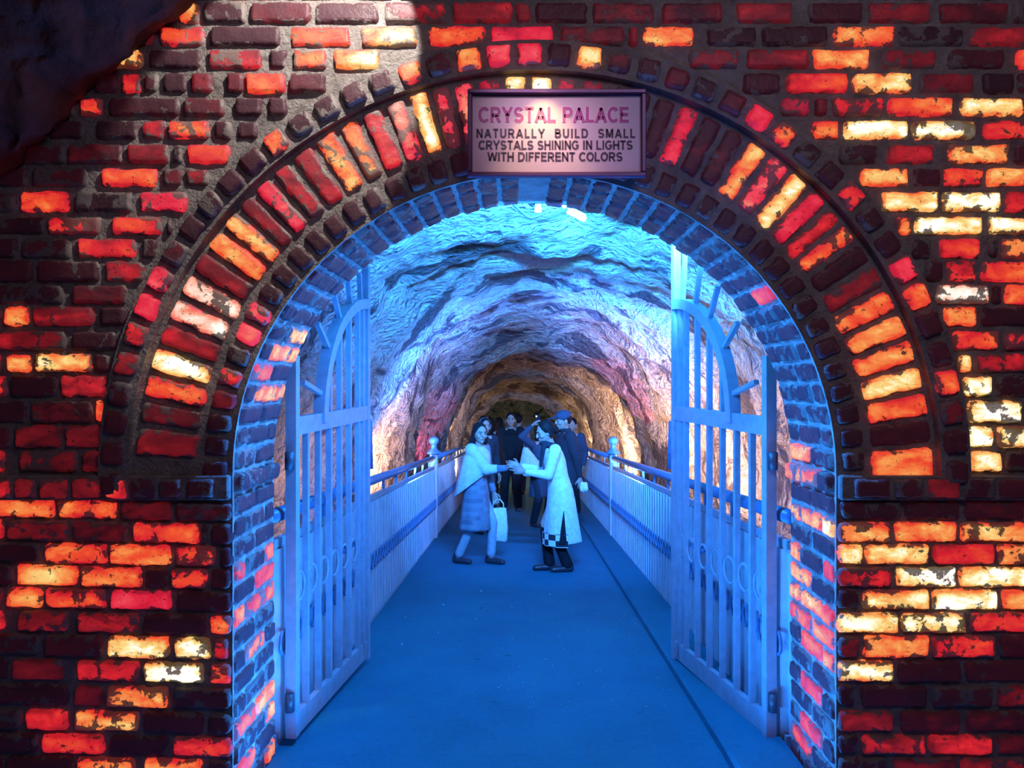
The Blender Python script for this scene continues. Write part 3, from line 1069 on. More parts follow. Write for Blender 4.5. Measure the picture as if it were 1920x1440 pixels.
# ------------------------------------------------------------------ gate leaves
def gate(name_label, hinge, free, top_z, latch_dir, side):
    hv = Vector(hinge)
    fv = Vector(free)
    L = (fv - hv).length
    rz = math.atan2(fv.y - hv.y, fv.x - hv.x)
    root = empty('gate_leaf', (hv.x, hv.y, 0), rz)
    RAIL = 1.455
    Y = (0, 1, 0)
    cam_side = -side * -1

    def part(name, fn, mat=M_PAINT, smooth=False, parent=root):
        m = MB()
        fn(m)
        return m.build(name, mat, parent, smooth)
    part('hinge_stile', lambda m: m.bar((0, 0, .03), (0, 0, 1.78), .045, .05, Y))
    part('free_stile', lambda m: (m.bar((L, 0, -.03), (L, 0, top_z), .045, .045, Y), m.bar((L, 0, top_z), (L - .01, 0, top_z + .035), .025, .04, Y)))
    part('inner_stile', lambda m: m.bar((L - .075, 0, .0), (L - .075, 0, 2.10), .028, .03, Y))
    part('bottom_rail', lambda m: m.bar((0, 0, .075), (L, 0, .035), .03, .10, (0, 0, 1)))
    part('middle_rail', lambda m: m.bar((.0, 0, RAIL), (L, 0, RAIL + .02), .04, .085, (0, 0, 1)))
    # quarter arch
    ax_, az_ = L * 0.68, 0.68

    def arc(m):
        rings = []
        for k in range(17):
            a = PI / 2 * k / 16
            c, s = math.cos(a), math.sin(a)
            p = Vector((L - ax_ * c, 0, RAIL + az_ * s))
            nn = Vector((-c / ax_, 0, s / az_)).normalized()
            rings.append([p + nn * .03 + Vector((0, -.03, 0)), p + nn * .03 + Vector((0, .03, 0)), p - nn * .03 + Vector((0, .03, 0)), p - nn * .03 + Vector((0, -.03, 0))])
        m.quad_loft(rings)
    part('arch_bar', arc)
    nb = 7
    for i in range(1, nb):
        u = L * i / nb
        if u > L - .1: continue
        zt = RAIL
        if u > L - ax_ + .03:
            zt = RAIL + az_ * math.sqrt(max(0, 1 - ((L - u) / ax_) ** 2)) - .01
        part('bar', lambda m: m.bar((u, 0, .08), (u, 0, zt), .024, .028, Y))
    # spikes fanning out over the arch
    for a in (12, 33, 52, 68, 82):
        ar = math.radians(a)
        c, s = math.cos(ar), math.sin(ar)
        p = Vector((L - ax_ * c, 0, RAIL + az_ * s))
        nn = Vector((-c / ax_, 0, s / az_)).normalized()
        ln = {12: .27, 33: .22, 52: .22, 68: .25, 82: (top_z - 2.16)}[a]
        part('spike', lambda m: m.bar(p, p + nn * ln, .022, .026, Y))
    # rings between the bars
    for i in range(nb):
        u = L * (i + .5) / nb
        z = 0.70 - .02 * i / nb
        part('ring', lambda m: m.tube([(u + .062 * math.cos(q), -.0, z + .066 * math.sin(q)) for q in [2 * PI * k / 24 for k in range(24)]], .0065, 7, True), M_PAINT, True)
    # slide bolt on the free edge
    b = part('slide_bolt', lambda m: m.tube([(L - .34, -.03 * side, .70), (L + .09, -.03 * side, .70)], .014, 10), M_RAIL, True)
    for ku in (.28, .06): part('bolt_keeper', lambda m: m.box((L - ku, -.03 * side, .70), (.03, .04, .05), .004), M_RAIL, False, b)
    part('lock_lug', lambda m: m.tube([(L + .05 + .022 * math.cos(q), -.03 * side, .63 + .03 * math.sin(q)) for q in [2 * PI * k / 14 for k in range(14)]], .007, 6, True), M_RAIL, True)
    # drop rod hooked on the free stile
    d = part('drop_rod', lambda m: m.tube([(L + .075, 0, 1.42), (L + .10, 0, 1.12)], .017, 10), M_RAIL, True)
    part('rod_hook', lambda m: m.tube([(L, 0, 1.46), (L + .04, 0, 1.44), (L + .078, 0, 1.40)], .007, 6), M_RAIL, True, d)
    for z in (.20, 1.30):
        part('hinge', lambda m: (m.tube([(-.035, 0, z - .04), (-.035, 0, z + .04)], .022, 12), m.box((-.01, 0, z), (.05, .03, .05), .004)), M_IRON, True)
    tag(root, name_label, 'gate', 'leaves of the iron gate')
    return root


HL = at(546, 1415, 3.40); HR = at(1462, 1415, 3.40)
gate('open pale iron gate leaf hinged on the left side of the arch', (-1.045, 3.40, 0), (-.945, 4.53, 0), 2.34, 1, -1)
gate('open pale iron gate leaf hinged on the right side of the arch', (1.145, 3.40, 0), (.955, 4.53, 0), 2.50, -1, 1)

# ------------------------------------------------------------------ sign
def arcp(cx, cy, rx, ry, a0, a1, n=12):
    return [(cx + rx * math.cos(math.radians(a0 + (a1 - a0) * k / n)), cy + ry * math.sin(math.radians(a0 + (a1 - a0) * k / n))) for k in range(n + 1)]


def glyph(ch):
    """centre lines of a plain bold capital, cap height 1: (width, [(points, closed)])"""
    h = .085
    t, b = 1 - h, h
    if ch == 'I': return .30, [([(.15, 0), (.15, 1)], 0)]
    if ch == 'L': return .68, [([(.12, 1), (.12, b), (.66, b)], 0)]
    if ch == 'T': return .74, [([(.02, t), (.72, t)], 0), ([(.37, t), (.37, 0)], 0)]
    if ch == 'E': return .76, [([(.72, t), (.12, t), (.12, b), (.74, b)], 0), ([(.12, .52), (.68, .52)], 0)]
    if ch == 'F': return .70, [([(.68, t), (.12, t), (.12, 0)], 0), ([(.12, .5), (.60, .5)], 0)]
    if ch == 'H': return .84, [([(.12, 0), (.12, 1)], 0), ([(.72, 0), (.72, 1)], 0), ([(.12, .52), (.72, .52)], 0)]
    if ch == 'N': return .84, [([(.12, 0), (.12, 1)], 0), ([(.72, 0), (.72, 1)], 0), ([(.14, .93), (.70, .07)], 0)]
    if ch == 'M': return 1.0, [([(.12, 0), (.12, 1)], 0), ([(.88, 0), (.88, 1)], 0), ([(.16, .95), (.5, .09)], 0), ([(.84, .95), (.5, .09)], 0)]
    if ch == 'A': return .90, [([(.07, 0), (.45, .95)], 0), ([(.83, 0), (.45, .95)], 0), ([(.22, .30), (.68, .30)], 0)]
    if ch == 'W': return 1.20, [([(.06, 1), (.30, .06)], 0), ([(.30, .06), (.60, .94)], 0), ([(.60, .94), (.90, .06)], 0), ([(.90, .06), (1.14, 1)], 0)]
    if ch == 'Y': return .84, [([(.06, 1), (.42, .45)], 0), ([(.78, 1), (.42, .45)], 0), ([(.42, .5), (.42, 0)], 0)]
    if ch == 'U': return .84, [([(.12, 1)] + arcp(.42, .36, .30, .28, 180, 360) + [(.72, 1)], 0)]
    if ch == 'O': return .94, [(arcp(.47, .5, .37, .42, 0, 345, 23), 1)]
    if ch == 'C': return .86, [(arcp(.47, .5, .37, .42, 42, 318, 20), 0)]
    if ch == 'G': return .92, [(arcp(.47, .5, .37, .42, 42, 330, 20) + [(.79, .46), (.50, .46)], 0)]
    if ch == 'D': return .86, [([(.12, b)] + [(.12, t)] + arcp(.40, .5, .36, .415, 90, -90, 14), 1)]
    if ch == 'P': return .80, [([(.12, 0), (.12, t)] + arcp(.46, .675, .26, .24, 90, -90, 10) + [(.12, .435)], 0)]
    if ch == 'R': return .86, [([(.12, 0), (.12, t)] + arcp(.46, .69, .26, .225, 90, -90, 10) + [(.12, .465)], 0), ([(.44, .465), (.76, 0)], 0)]
    if ch == 'B': return .84, [([(.12, b), (.12, t)] + arcp(.44, .72, .22, .195, 90, -90, 8) + [(.12, .525)], 0), ([(.12, .525)] + arcp(.46, .305, .27, .22, 90, -90, 8) + [(.12, b)], 0)]
    if ch == 'S': return .80, [(arcp(.40, .70, .27, .215, 25, 262, 14) + arcp(.40, .29, .29, .205, 82, -155, 14), 0)]
    return .34, []


def letter_mesh(ch, sx, sz, w, y0, depth):
    m = MB()
    for pts, closed in glyph(ch)[1]:
        P = [Vector((x * sx, z * sz)) for x, z in pts]
        n = len(P)
        rings = []
        for i in range(n):
            if closed:
                d0, d1 = (P[i] - P[i - 1]).normalized(), (P[(i + 1) % n] - P[i]).normalized()
            else:
                d0 = (P[i] - P[i - 1]).normalized() if i else (P[1] - P[0]).normalized()
                d1 = (P[i + 1] - P[i]).normalized() if i < n - 1 else d0
            t = (d0 + d1).normalized()
            nn = Vector((-t.y, t.x)) / max(.5, t.dot(d0))
            q0, q1 = P[i] + nn * w / 2, P[i] - nn * w / 2
            rings.append([Vector((q0.x, y0 + depth, q0.y)), Vector((q0.x, y0, q0.y)), Vector((q1.x, y0, q1.y)), Vector((q1.x, y0 + depth, q1.y))])
        if closed:
            rings.append(rings[0])
            m.quad_loft(rings, caps=False)
        else:
            m.quad_loft(rings)
    return m


YS = 2.72
SM = YS / FPX
sx0, sx1 = (877 - VPX) * SM, (1211 - VPX) * SM
sz0, sz1 = EYE + (VPY - 332) * SM, EYE + (VPY - 168) * SM
sign = empty('sign_board', ((sx0 + sx1) / 2, YS, sz0))
tag(sign, 'framed lilac sign with the wording CRYSTAL PALACE over the arch', 'sign')
sw, sh = sx1 - sx0, sz1 - sz0
m = MB()
m.box((0, 0.02, sh / 2), (sw - .02, .02, sh - .02), .002)
m.build('panel', plain('sign_face', (0.56, 0.40, 0.52), 0.38, 0, 0.06, 6, 0.02), sign)
fr = MB()
t_ = .017
fr.box((0, .004, t_ / 2), (sw, .03, t_), .003)
fr.box((0, .004, sh - t_ / 2), (sw, .03, t_), .003)
fr.box((-sw / 2 + t_ / 2, .004, sh / 2), (t_, .03, sh - 2 * t_), .003)
fr.box((sw / 2 - t_ / 2, .004, sh / 2), (t_, .03, sh - 2 * t_), .003)
fr.build('sign_frame', plain('sign_frame_metal', (0.11, 0.04, 0.13), 0.35, 0.3, 0.1, 12, 0.03), sign)
for sx in (-.2, .2):
    br = MB()
    br.box((sx, .07, sh - .05), (.02, .10, .02), .002)
    br.build('bracket', M_IRON, sign)
M_T1 = plain('magenta_letters', (0.40, 0.05, 0.26), 0.5, 0, 0.05, 10, 0)
M_T0 = plain('pale_letter_edge', (0.80, 0.60, 0.76), 0.5, 0, 0.05, 10, 0)
M_T2 = plain('navy_letters', (0.035, 0.008, 0.05), 0.5, 0, 0.05, 10, 0)


def line(body, px0, px1, py0, py1, mat, wk, yy, gap=.10, edge=None):
    sz = (py1 - py0) * SM
    total = sum(glyph(c)[0] for c in body) + gap * (len(body) - 1)
    sx = (px1 - px0) * SM / total
    u = (px0 - VPX) * SM - sign.location.x
    z = EYE + (VPY - py1) * SM - sz0
    for c in body:
        if c != ' ':
            o = letter_mesh(c, sx, sz, wk * sz, 0, .002).build('letter', mat, sign)
            o.location = (u, yy, z)
            if edge:
                o2 = letter_mesh(c, sx, sz, (wk + .09) * sz, 0, .002).build('letter_edge', edge, o)
                o2.location = (0, .0012, 0)
        u += (glyph(c)[0] + gap) * sx


line('CRYSTAL PALACE', 897, 1180, 199, 228, M_T1, .20, 0.0078, .10, M_T0)
line('NATURALLY  BUILD  SMALL', 893, 1192, 240, 257, M_T2, .195, 0.0082, .22)
line('CRYSTALS SHINING IN LIGHTS', 897, 1187, 262, 279, M_T2, .195, 0.0082, .08)
line('WITH DIFFERENT COLORS', 914, 1168, 284, 301, M_T2, .20, 0.0082, .08)

# ------------------------------------------------------------------ lamps and cable on the cave roof
def roof_lamp(px0, py0, px1, py1, d, w, label):
    a, b = at(px0, py0, d), at(px1, py1, d)
    root = empty('ceiling_lamp', (a + b) / 2)
    r = lambda p: p - root.location
    m = MB()
    m.bar(r(a) + Vector((0, 0, .02)), r(b) + Vector((0, 0, .02)), w * 1.5, .02, (0, 0, 1))
    m.build('housing', M_IRON, root)
    m = MB()
    m.bar(r(a), r(b), w, .03, (0, 0, 1))
    m.build('tube', lamp_mat('lamp_tube', (1.0, 0.9, 0.92), 2.2), root)
    tag(root, label, 'lamp')


roof_lamp(1003, 393, 1015, 393, 4.75, .03, 'short bright lamp inside the cable loop on the cave roof')
roof_lamp(1064, 395, 1098, 412, 4.75, .025, 'slanting bright tube lamp right of the cable loop on the roof')
roof_lamp(1053, 379, 1061, 388, 4.75, .025, 'small bright lamp at the upper end of the slanting tube lamp')
cb = MB()
cp = [at(x, y, 4.6) for x, y in ((958, 352), (957, 371), (962, 382), (974, 394), (988, 406), (996, 409), (1008, 405), (1020, 400), (1028, 397), (1032, 390), (1032, 378), (1031, 352))]
cb.tube(cp, 0.009, 8)
tag(cb.build('cable', M_CABLE, None, True), 'thin dark cable hanging in a loop from the cave roof', 'cable')

# ------------------------------------------------------------------ salt grains on the floor
gr = MB()
SPOTS = [(720, 1158), (760, 1158), (831, 1135), (902, 1109), (892, 1161), (961, 1139), (971, 1084), (1031, 1115), (823, 1187), (754, 1209)]
for i in range(110):
    if i < len(SPOTS):
        px, py = SPOTS[i]
        s = 0.009
    else:
        px, py = random.uniform(930, 1260), random.uniform(1120, 1330)
        s = random.uniform(0.002, 0.004)
    k = (py - VPY) / FPX
    d = (EYE - G * 3.3) / (k - G)
    p = Vector(((px - VPX) / FPX * d, d, zf(d)))
    if p.x > 0.88 or p.x < -1.0: continue
    q = [p + Vector((random.uniform(-1, 1) * s, random.uniform(-1, 1) * s, z * s)) for z in (0, 0, 0, 1.4)]
    b = len(gr.v)
    gr.v += [tuple(v) for v in q]
    gr.f += [(b, b + 1, b + 2), (b, b + 1, b + 3), (b + 1, b + 2, b + 3), (b + 2, b, b + 3)]
M_GRAIN = plain('salt_grain', (0.9, 0.9, 0.9), 0.3, 0, 0.05, 10, 0)
tag(gr.build('salt_grains', M_GRAIN), 'white grains of salt scattered over the floor', 'salt', kind='stuff')

# ------------------------------------------------------------------ people
def cloth(name, col, rough=0.85, var=0.2, scale=25):
    return plain(name, col, rough, 0, var, scale, 0.25, 0.2)


M_SKIN = plain('skin', (0.38, 0.25, 0.20), 0.55, 0, 0.08, 14, 0.05)
M_HAIR = plain('black_hair', (0.010, 0.008, 0.010), 0.6, 0, 0.3, 60, 0.3, 0.15)
M_LIP = plain('lips', (0.30, 0.10, 0.09), 0.5, 0, 0.05, 10, 0)
M_EYE = plain('eye', (0.03, 0.025, 0.03), 0.25, 0, 0.05, 10, 0)
M_SHOE = plain('dark_shoe', (0.035, 0.03, 0.04), 0.35, 0, 0.2, 30, 0.1)


def Rz(a): return Matrix.Rotation(a, 3, 'Z')
def Rx(a): return Matrix.Rotation(a, 3, 'X')


def ik(sh, wr, l1, l2, pole):
    d = wr - sh
    L = min(d.length, (l1 + l2) * 0.995)
    d = d.normalized()
    wr = sh + d * L
    a = (l1 * l1 - l2 * l2 + L * L) / (2 * L)
    h = math.sqrt(max(0, l1 * l1 - a * a))
    p = Vector(pole)
    p = (p - d * p.dot(d)).normalized()
    return sh + d * a + p * h, wr


def add_hand(m, w, d, nrm, sd, s, curl=0.5):
    d = d.normalized()
    nrm = (nrm - d * nrm.dot(d)).normalized()
    lat = d.cross(nrm).normalized() * sd
    m.capsule(w, w + d * .03 * s, .023 * s, .027 * s, 10, .7, nrm)
    m.capsule(w + d * .035 * s, w + d * .068 * s, .034 * s, .036 * s, 12, .42, nrm)
    for o, l in ((-.031, .052), (-.0105, .068), (.0105, .073), (.031, .064)):
        b = w + d * (.088 - abs(o) * .25) * s + lat * o * s
        sp = (d + lat * o * 3.5).normalized()
        k1 = (sp * math.cos(curl * .6) + nrm * math.sin(curl * .6))
        k2 = (sp * math.cos(curl * 1.5) + nrm * math.sin(curl * 1.5))
        e = b + k1 * l * .5 * s
        m.capsule(b - d * .015 * s, e, .0095 * s, .009 * s, 8)
        m.capsule(e, e + k2 * l * .5 * s, .009 * s, .0078 * s, 8)
    tb = w + d * .035 * s + lat * .030 * s
    te = tb + (d * .6 + lat * .75 + nrm * .25).normalized() * .038 * s
    m.capsule(tb, te, .0125 * s, .0105 * s, 8)
    m.capsule(te, te + (d * .9 + lat * .25 + nrm * .4).normalized() * .028 * s, .0105 * s, .009 * s, 8)


def figure(label, pos, rz, H, group=None, lean=0, head_yaw=0, head_pitch=0, wrists=None, feet=None, poles=None,
           top=None, pants=None, hair='short', shoes=M_SHOE, voxel=.007, skin=None, curl=.5, palm=None, bare_neck=True):
    root = empty('person', (pos[0], pos[1], zf(pos[1])), math.radians(rz))
    s = H / 1.62
    inv = Rz(-math.radians(rz))
    loc = lambda p: inv @ (Vector(p) - root.location)
    la = math.radians(lean)
    up = Vector((0, -math.sin(la), math.cos(la)))
    fw = Vector((0, -math.cos(la), -math.sin(la)))
    hip = Vector((0, 0, .84 * s))
    waist, chest, neck = hip + up * .15 * s, hip + up * .34 * s, hip + up * .50 * s
    Rm = Rz(math.radians(head_yaw)) @ Rx(math.radians(head_pitch + lean * .5))
    hc = neck + up * .045 * s + Rm @ Vector((0, -.015, .105)) * s
    sh = {q: hip + up * .465 * s + Vector((q * .150 * s, 0, 0)) for q in (1, -1)}
    el, wr = {}, {}
    for q in (1, -1):
        t = wrists.get(q) if wrists else None
        tgt = loc(t) if t is not None else Vector((q * .205 * s, -.05 * s, .82 * s))
        pole = (poles or {}).get(q, (q * .35, .8, -.6))
        el[q], wr[q] = ik(sh[q], tgt, .275 * s, .245 * s, pole)
    ft = {}
    for q in (1, -1):
        fx, fy = (feet or {}).get(q, (q * .085, 0.0))
        ft[q] = Vector((fx * s, fy * s, 0))
    slope = Matrix.Rotation(0, 3, 'X')
    gz = {q: zf(pos[1] + (Rz(math.radians(rz)) @ ft[q]).y) - zf(pos[1]) for q in (1, -1)}
    knee, ank = {}, {}
    for q in (1, -1):
        ank[q] = ft[q] + Vector((0, .02 * s, .075 * s + gz[q]))
        hj = hip + Vector((q * .082 * s, 0, -.02 * s))
        knee[q], _ = ik(hj, ank[q], .385 * s, .40 * s, (0, -1, 0.1))
    hj = {q: hip + Vector((q * .082 * s, 0, -.02 * s)) for q in (1, -1)}
    # body, one continuous surface
    m = MB()
    m.ellipsoid(hc, (.073 * s, .091 * s, .106 * s), Rm)
    P = lambda x, y, z: hc + Rm @ Vector((x, y, z)) * s
    m.ellipsoid(P(0, -.028, -.052), (.052 * s, .058 * s, .062 * s), Rm)
    m.ellipsoid(P(0, -.066, -.088), (.024 * s, .022 * s, .02 * s), Rm)
    m.capsule(P(0, -.088, .012), P(0, -.104, -.024), .010 * s, .0145 * s, 8)
    m.ellipsoid(P(0, -.083, -.056), (.025 * s, .012 * s, .011 * s), Rm)
    m.ellipsoid(P(0, -.076, .024), (.052 * s, .018 * s, .012 * s), Rm)
    for q in (1, -1):
        m.ellipsoid(P(q * .044, -.062, -.028), (.02 * s, .02 * s, .02 * s), Rm)
        m.ellipsoid(P(q * .077, .008, -.014), (.011 * s, .02 * s, .033 * s), Rm)
    m.capsule(neck - up * .03 * s, hc + Rm @ Vector((0, .012, -.05)) * s, .050 * s, .044 * s)
    m.capsule(chest, neck - up * .03 * s, .105 * s, .06 * s, 14, .75, fw)
    m.capsule(sh[1], sh[-1], .05 * s, .05 * s)
    m.capsule(chest, waist, .115 * s, .095 * s, 14, .8, fw)
    m.capsule(waist, hip, .095 * s, .125 * s, 14, .85, fw)
    for q in (1, -1):
        m.capsule(sh[q], el[q], .048 * s, .037 * s)
        m.capsule(el[q], wr[q], .036 * s, .024 * s)
        m.capsule(hj[q], knee[q], .078 * s, .052 * s)
        m.capsule(knee[q], ank[q], .050 * s, .036 * s)
        m.capsule(ank[q] + Vector((0, .02, -.03)) * s, ft[q] + Vector((0, -.12 * s, .03 * s + gz[q])), .034 * s, .026 * s)
        d = (wr[q] - el[q]).normalized()
        pn = Vector((palm or {}).get(q, (-q, -.2, 0)))
        if abs(pn.normalized().dot(d)) > .9: pn = Vector((0, -1, 0.2))
        add_hand(m, wr[q], d, pn, -q if False else (1 if d.cross(pn).dot(Vector((0, -1, .3))) > 0 else -1), s, curl)
    body = m.blob('body', skin or M_SKIN, root, voxel, 3)
    for q in (1, -1):
        e = MB()
        e.ellipsoid(P(q * .030, -.082, .002), (.011 * s, .008 * s, .006 * s), Rm, 10, 8)
        e.build('eye', M_EYE, root, True)
    if voxel <= .009:
        e = MB()
        e.ellipsoid(P(0, -.094, -.056), (.021 * s, .006 * s, .006 * s), Rm, 12, 8)
        e.build('mouth', M_LIP, root, True)
        for q in (1, -1):
            e = MB()
            e.capsule(P(q * .016, -.094, .024), P(q * .046, -.080, .027), .0045 * s, .003 * s, 8)
            e.build('eyebrow', M_HAIR, root, True)
    # hair
    if hair:
        h = MB()
        h.ellipsoid(P(0, .021, .024), (.083 * s, .094 * s, .100 * s), Rm, 20, 14)
        if hair in ('bun', 'long', 'bob'):
            for q in (1, -1):
                h.capsule(P(q * .066, .0, .03), P(q * .074, .03, -.05), .024 * s, .022 * s)
        if hair == 'bun':
            h.ellipsoid(P(0, .115, -.02), (.042 * s, .036 * s, .045 * s), Rm)
        if hair == 'bob':
            h.capsule(P(0, .06, 0), P(0, .06, -.12), .075 * s, .07 * s, 14)
            for q in (1, -1): h.capsule(P(q * .07, .01, 0), P(q * .08, .015, -.11), .028 * s, .03 * s)
        if hair == 'long':
            h.capsule(P(0, .065, 0), neck + Vector((0, .11, -.20)) * s, .07 * s, .045 * s, 14, .7, (0, 1, 0))
        h.blob('hair', M_HAIR, root, max(voxel, .007), 3)
    # trousers
    if pants:
        m = MB()
        g = pants.get('r', 1.0)
        for q in (1, -1):
            kz = knee[q] + Vector((0, -.005, 0))
            m.capsule(hj[q], kz, .100 * s * g, .070 * s * g)
            m.capsule(kz, ank[q].lerp(knee[q], pants.get('cuff', .04)), .070 * s * g, pants.get('hem', .058) * s)
        m.ellipsoid(hip + Vector((0, 0, .0)), (.155 * s, .118 * s, .13 * s))
        m.blob('trousers', pants['mat'], root, max(voxel, .009), 4)
    for q in (1, -1):
        if shoes is None: break
        m = MB()
        a = ft[q] + Vector((0, .05 * s, .038 * s + gz[q]))
        b = ft[q] + Vector((0, -.13 * s, .030 * s + gz[q]))
        m.capsule(a, b, .042 * s, .034 * s, 12, 1.15, (1, 0, 0))
        m.capsule(a + Vector((0, 0, .01)), a + Vector((0, -.01, .05)) * s, .043 * s, .042 * s)
        def flat(p, z0=gz[q]):
            p = Vector(p)
            p.z = max(p.z, z0 + .003)
            return p
        m.blob('shoe', shoes, root, max(voxel, .008), 2, flat)
    # upper garment
    if top:
        m = MB()
        hem = top['hem'] * s
        n = 36
        def ring(c, rx, ry, amp=0.0, tilt=up):
            out = []
            f_ = Vector((0, -tilt.z, tilt.y))
            for k in range(n):
                a = 2 * PI * k / n
                w = 1 + amp * math.cos(7 * a + top.get('ph', 0)) + amp * .6 * math.cos(11 * a + 1)
                out.append(c + Vector((rx * math.cos(a) * w, 0, 0)) + f_ * (-ry * math.sin(a) * w))
            return out
        V = Vector((0, 0, 1))
        fat = top.get('fat', 1.0)
        rings = [ring(neck + up * .005 * s, .058 * s, .058 * s), ring(neck - up * .02 * s, .085 * s, .07 * s), ring(neck - up * .05 * s, .145 * s, .085 * s),
                 ring(chest + up * .06 * s, .165 * s * fat, .105 * s * fat), ring(chest - up * .03 * s, .150 * s * fat, .118 * s * fat),
                 ring(waist, .132 * s * fat, .110 * s * fat), ring(hip + up * .03 * s, .160 * s * fat, .130 * s * fat, .01, V)]
        hx, hy = top.get('flare', (.17, .14))
        z0 = hip.z
        steps = max(1, int((z0 - hem) / (.10 * s)))
        for i in range(1, steps + 1):
            t = i / steps
            c = Vector((0, top.get('drift', 0) * t * s, z0 + (hem - z0) * t))
            rings.append(ring(c, (.165 * fat + (hx - .165 * fat) * t) * s, (.135 * fat + (hy - .135 * fat) * t) * s, .045 * t * top.get('fold', 1), V))
        m.quad_loft(rings)
        for q in (1, -1):
            m.capsule(sh[q] - up * .01 * s, el[q], .066 * s * fat, .052 * s * fat)
            if top.get('sleeve', 'long') == 'long':
                m.capsule(el[q], wr[q].lerp(el[q], .10), .052 * s * fat, .037 * s)
            else:
                m.capsule(el[q], wr[q].lerp(el[q], .62), .050 * s * fat, .045 * s)
        if top.get('collar'):
            m.tube([neck + up * .03 * s + Vector((.055 * s * math.cos(a), .055 * s * math.sin(a), 0)) for a in [2 * PI * k / 20 for k in range(20)]], .022 * s, 8, True)
        m.blob(top.get('name', 'shirt'), top['mat'], root, max(voxel, .009), 5)
    tag(root, label, 'person', group)
    root['_'] = 0
    del root['_']
    return root, dict(hc=hc, Rm=Rm, s=s, neck=neck, hip=hip, sh=sh, el=el, wr=wr, loc=loc, up=up, P=P, chest=chest, waist=waist)


def stripes_mat(name, c1, c2, scale):
    t = NT(name)
    c = t.obj()
    w = t.n('ShaderNodeTexBrick', inp={'Scale': scale, 'Mortar Size': 0.0, 'Color1': rgb(c1), 'Color2': rgb(c2), 'Brick Width': .4, 'Row Height': .4})
    mp = t.mapping(c, (1, 1, 1), (PI / 2, 0, 0))
    t.t.links.new(mp, w.inputs['Vector'])
    t.set(t.bsdf.inputs['Base Color'], w.outputs[0])
    t.bsdf.inputs['Roughness'].default_value = .85
    return t.m


def checker_mat():
    t = NT('checked_cloth')
    w = t.n('ShaderNodeTexChecker', inp={'Scale': 17.0, 'Color1': rgb((.75, .75, .75)), 'Color2': rgb((.02, .02, .03))})
    mp = t.mapping(t.obj(), (1, .01, 1), (0, 0, 0), (.01, .02, .013))
    t.t.links.new(mp, w.inputs['Vector'])
    t.set(t.bsdf.inputs['Base Color'], w.outputs[0])
    t.bsdf.inputs['Roughness'].default_value = .85
    return t.m


M_PALE = cloth('pale_cloth', (0.55, 0.56, 0.58))
M_WHITE = cloth('white_cloth', (0.74, 0.72, 0.72))
M_DARK = cloth('dark_cloth', (0.025, 0.027, 0.04))
M_BLACK = cloth('black_cloth', (0.012, 0.012, 0.016))
M_NAVY = cloth('navy_cloth', (0.045, 0.06, 0.10))
M_MAUVE = cloth('mauve_cloth', (0.30, 0.20, 0.26))
M_CREAM = cloth('cream_cloth', (0.62, 0.48, 0.36))
M_PATTERN = stripes_mat('patterned_cloth', (0.10, 0.12, 0.17), (0.19, 0.21, 0.26), 9)
M_TRACK = cloth('pale_trousers', (0.36, 0.40, 0.44))

# woman on the left, shawl over her shoulder, reaching to the right
w1, K = figure('woman in pale shawl and patterned tunic reaching right with white bag in hand', (-.47, 7.9), 62, 1.52, None, 4, -34, 4,
           {-1: (-.13, 7.70, .775), 1: (-.27, 8.02, .40)}, {1: (.08, -.17), -1: (-.08, .17)}, {-1: (0, .5, -1)},
           dict(mat=M_PATTERN, hem=.40, flare=(.215, .19), name='tunic', fold=.8), dict(mat=M_TRACK, r=.76, hem=.052, cuff=.10), 'bob', M_SHOE, .006)
m = MB()
s = K['s']
nk, up_ = K['neck'], K['up']
rings = []
for (dz, rx, ry, cx, cy, low) in ((.0, .075, .07, 0, .01, 0), (-.03, .13, .085, -.01, .01, 0), (-.075, .195, .11, -.01, .01, .0), (-.17, .225, .145, -.02, .02, .02), (-.30, .225, .175, -.03, .05, .07), (-.40, .215, .20, -.03, .08, .12)):
    r_ = []
    for k in range(36):
        a = 2 * PI * k / 36
        w = 1 + .02 * math.cos(9 * a) * (-dz / .4)
        x, y = rx * math.cos(a) * w, ry * math.sin(a) * w
        r_.append(nk + Vector((cx + x, cy + y, dz - low * (max(0, math.sin(a)) * 1.4 + max(0, -math.cos(a)) * .8 - max(0, -math.sin(a)) * .9))) * s)
    rings.append(r_)
m.quad_loft(rings)
q = -1
m.capsule(K['sh'][q], K['el'][q], .078 * s, .066 * s)
m.capsule(K['el'][q], K['el'][q].lerp(K['wr'][q], .45), .062 * s, .05 * s)
m.blob('shawl', M_PALE, w1, .009, 5)

# shopping bag hanging from her other hand
bw = Rz(math.radians(62)) @ K['wr'][1] + w1.location
bag = empty('carrier_bag', (bw.x + .05, bw.y - .01, bw.z - .535))
m = MB()
rings = []
for k, (z, rx, ry) in enumerate(((0, .075, .035), (.02, .10, .05), (.14, .105, .055), (.28, .095, .045), (.36, .085, .022))):
    r_ = []
    for j in range(24):
        a = 2 * PI * j / 24
        c_, s_ = math.cos(a), math.sin(a)
        r_.append(Vector((rx * math.copysign(abs(c_) ** .55, c_), ry * math.copysign(abs(s_) ** .6, s_) + .006 * math.sin(5 * a + k), z + .008 * math.sin(3 * a + k))))
    rings.append(r_)
m.quad_loft(rings)
m.build('bag_body', M_WHITE, bag, True)
for sx in (-.012, .012):
    m = MB()
    m.tube([(-.06, sx, .35), (-.055, sx, .41), (-.02, sx * .6, .455), (.02, sx * .6, .455), (.055, sx, .41), (.06, sx, .35)], .006, 6)
    m.build('handle', M_WHITE, bag, True)
tag(bag, 'white carrier bag hanging from the hand of the woman in a shawl', 'bag')

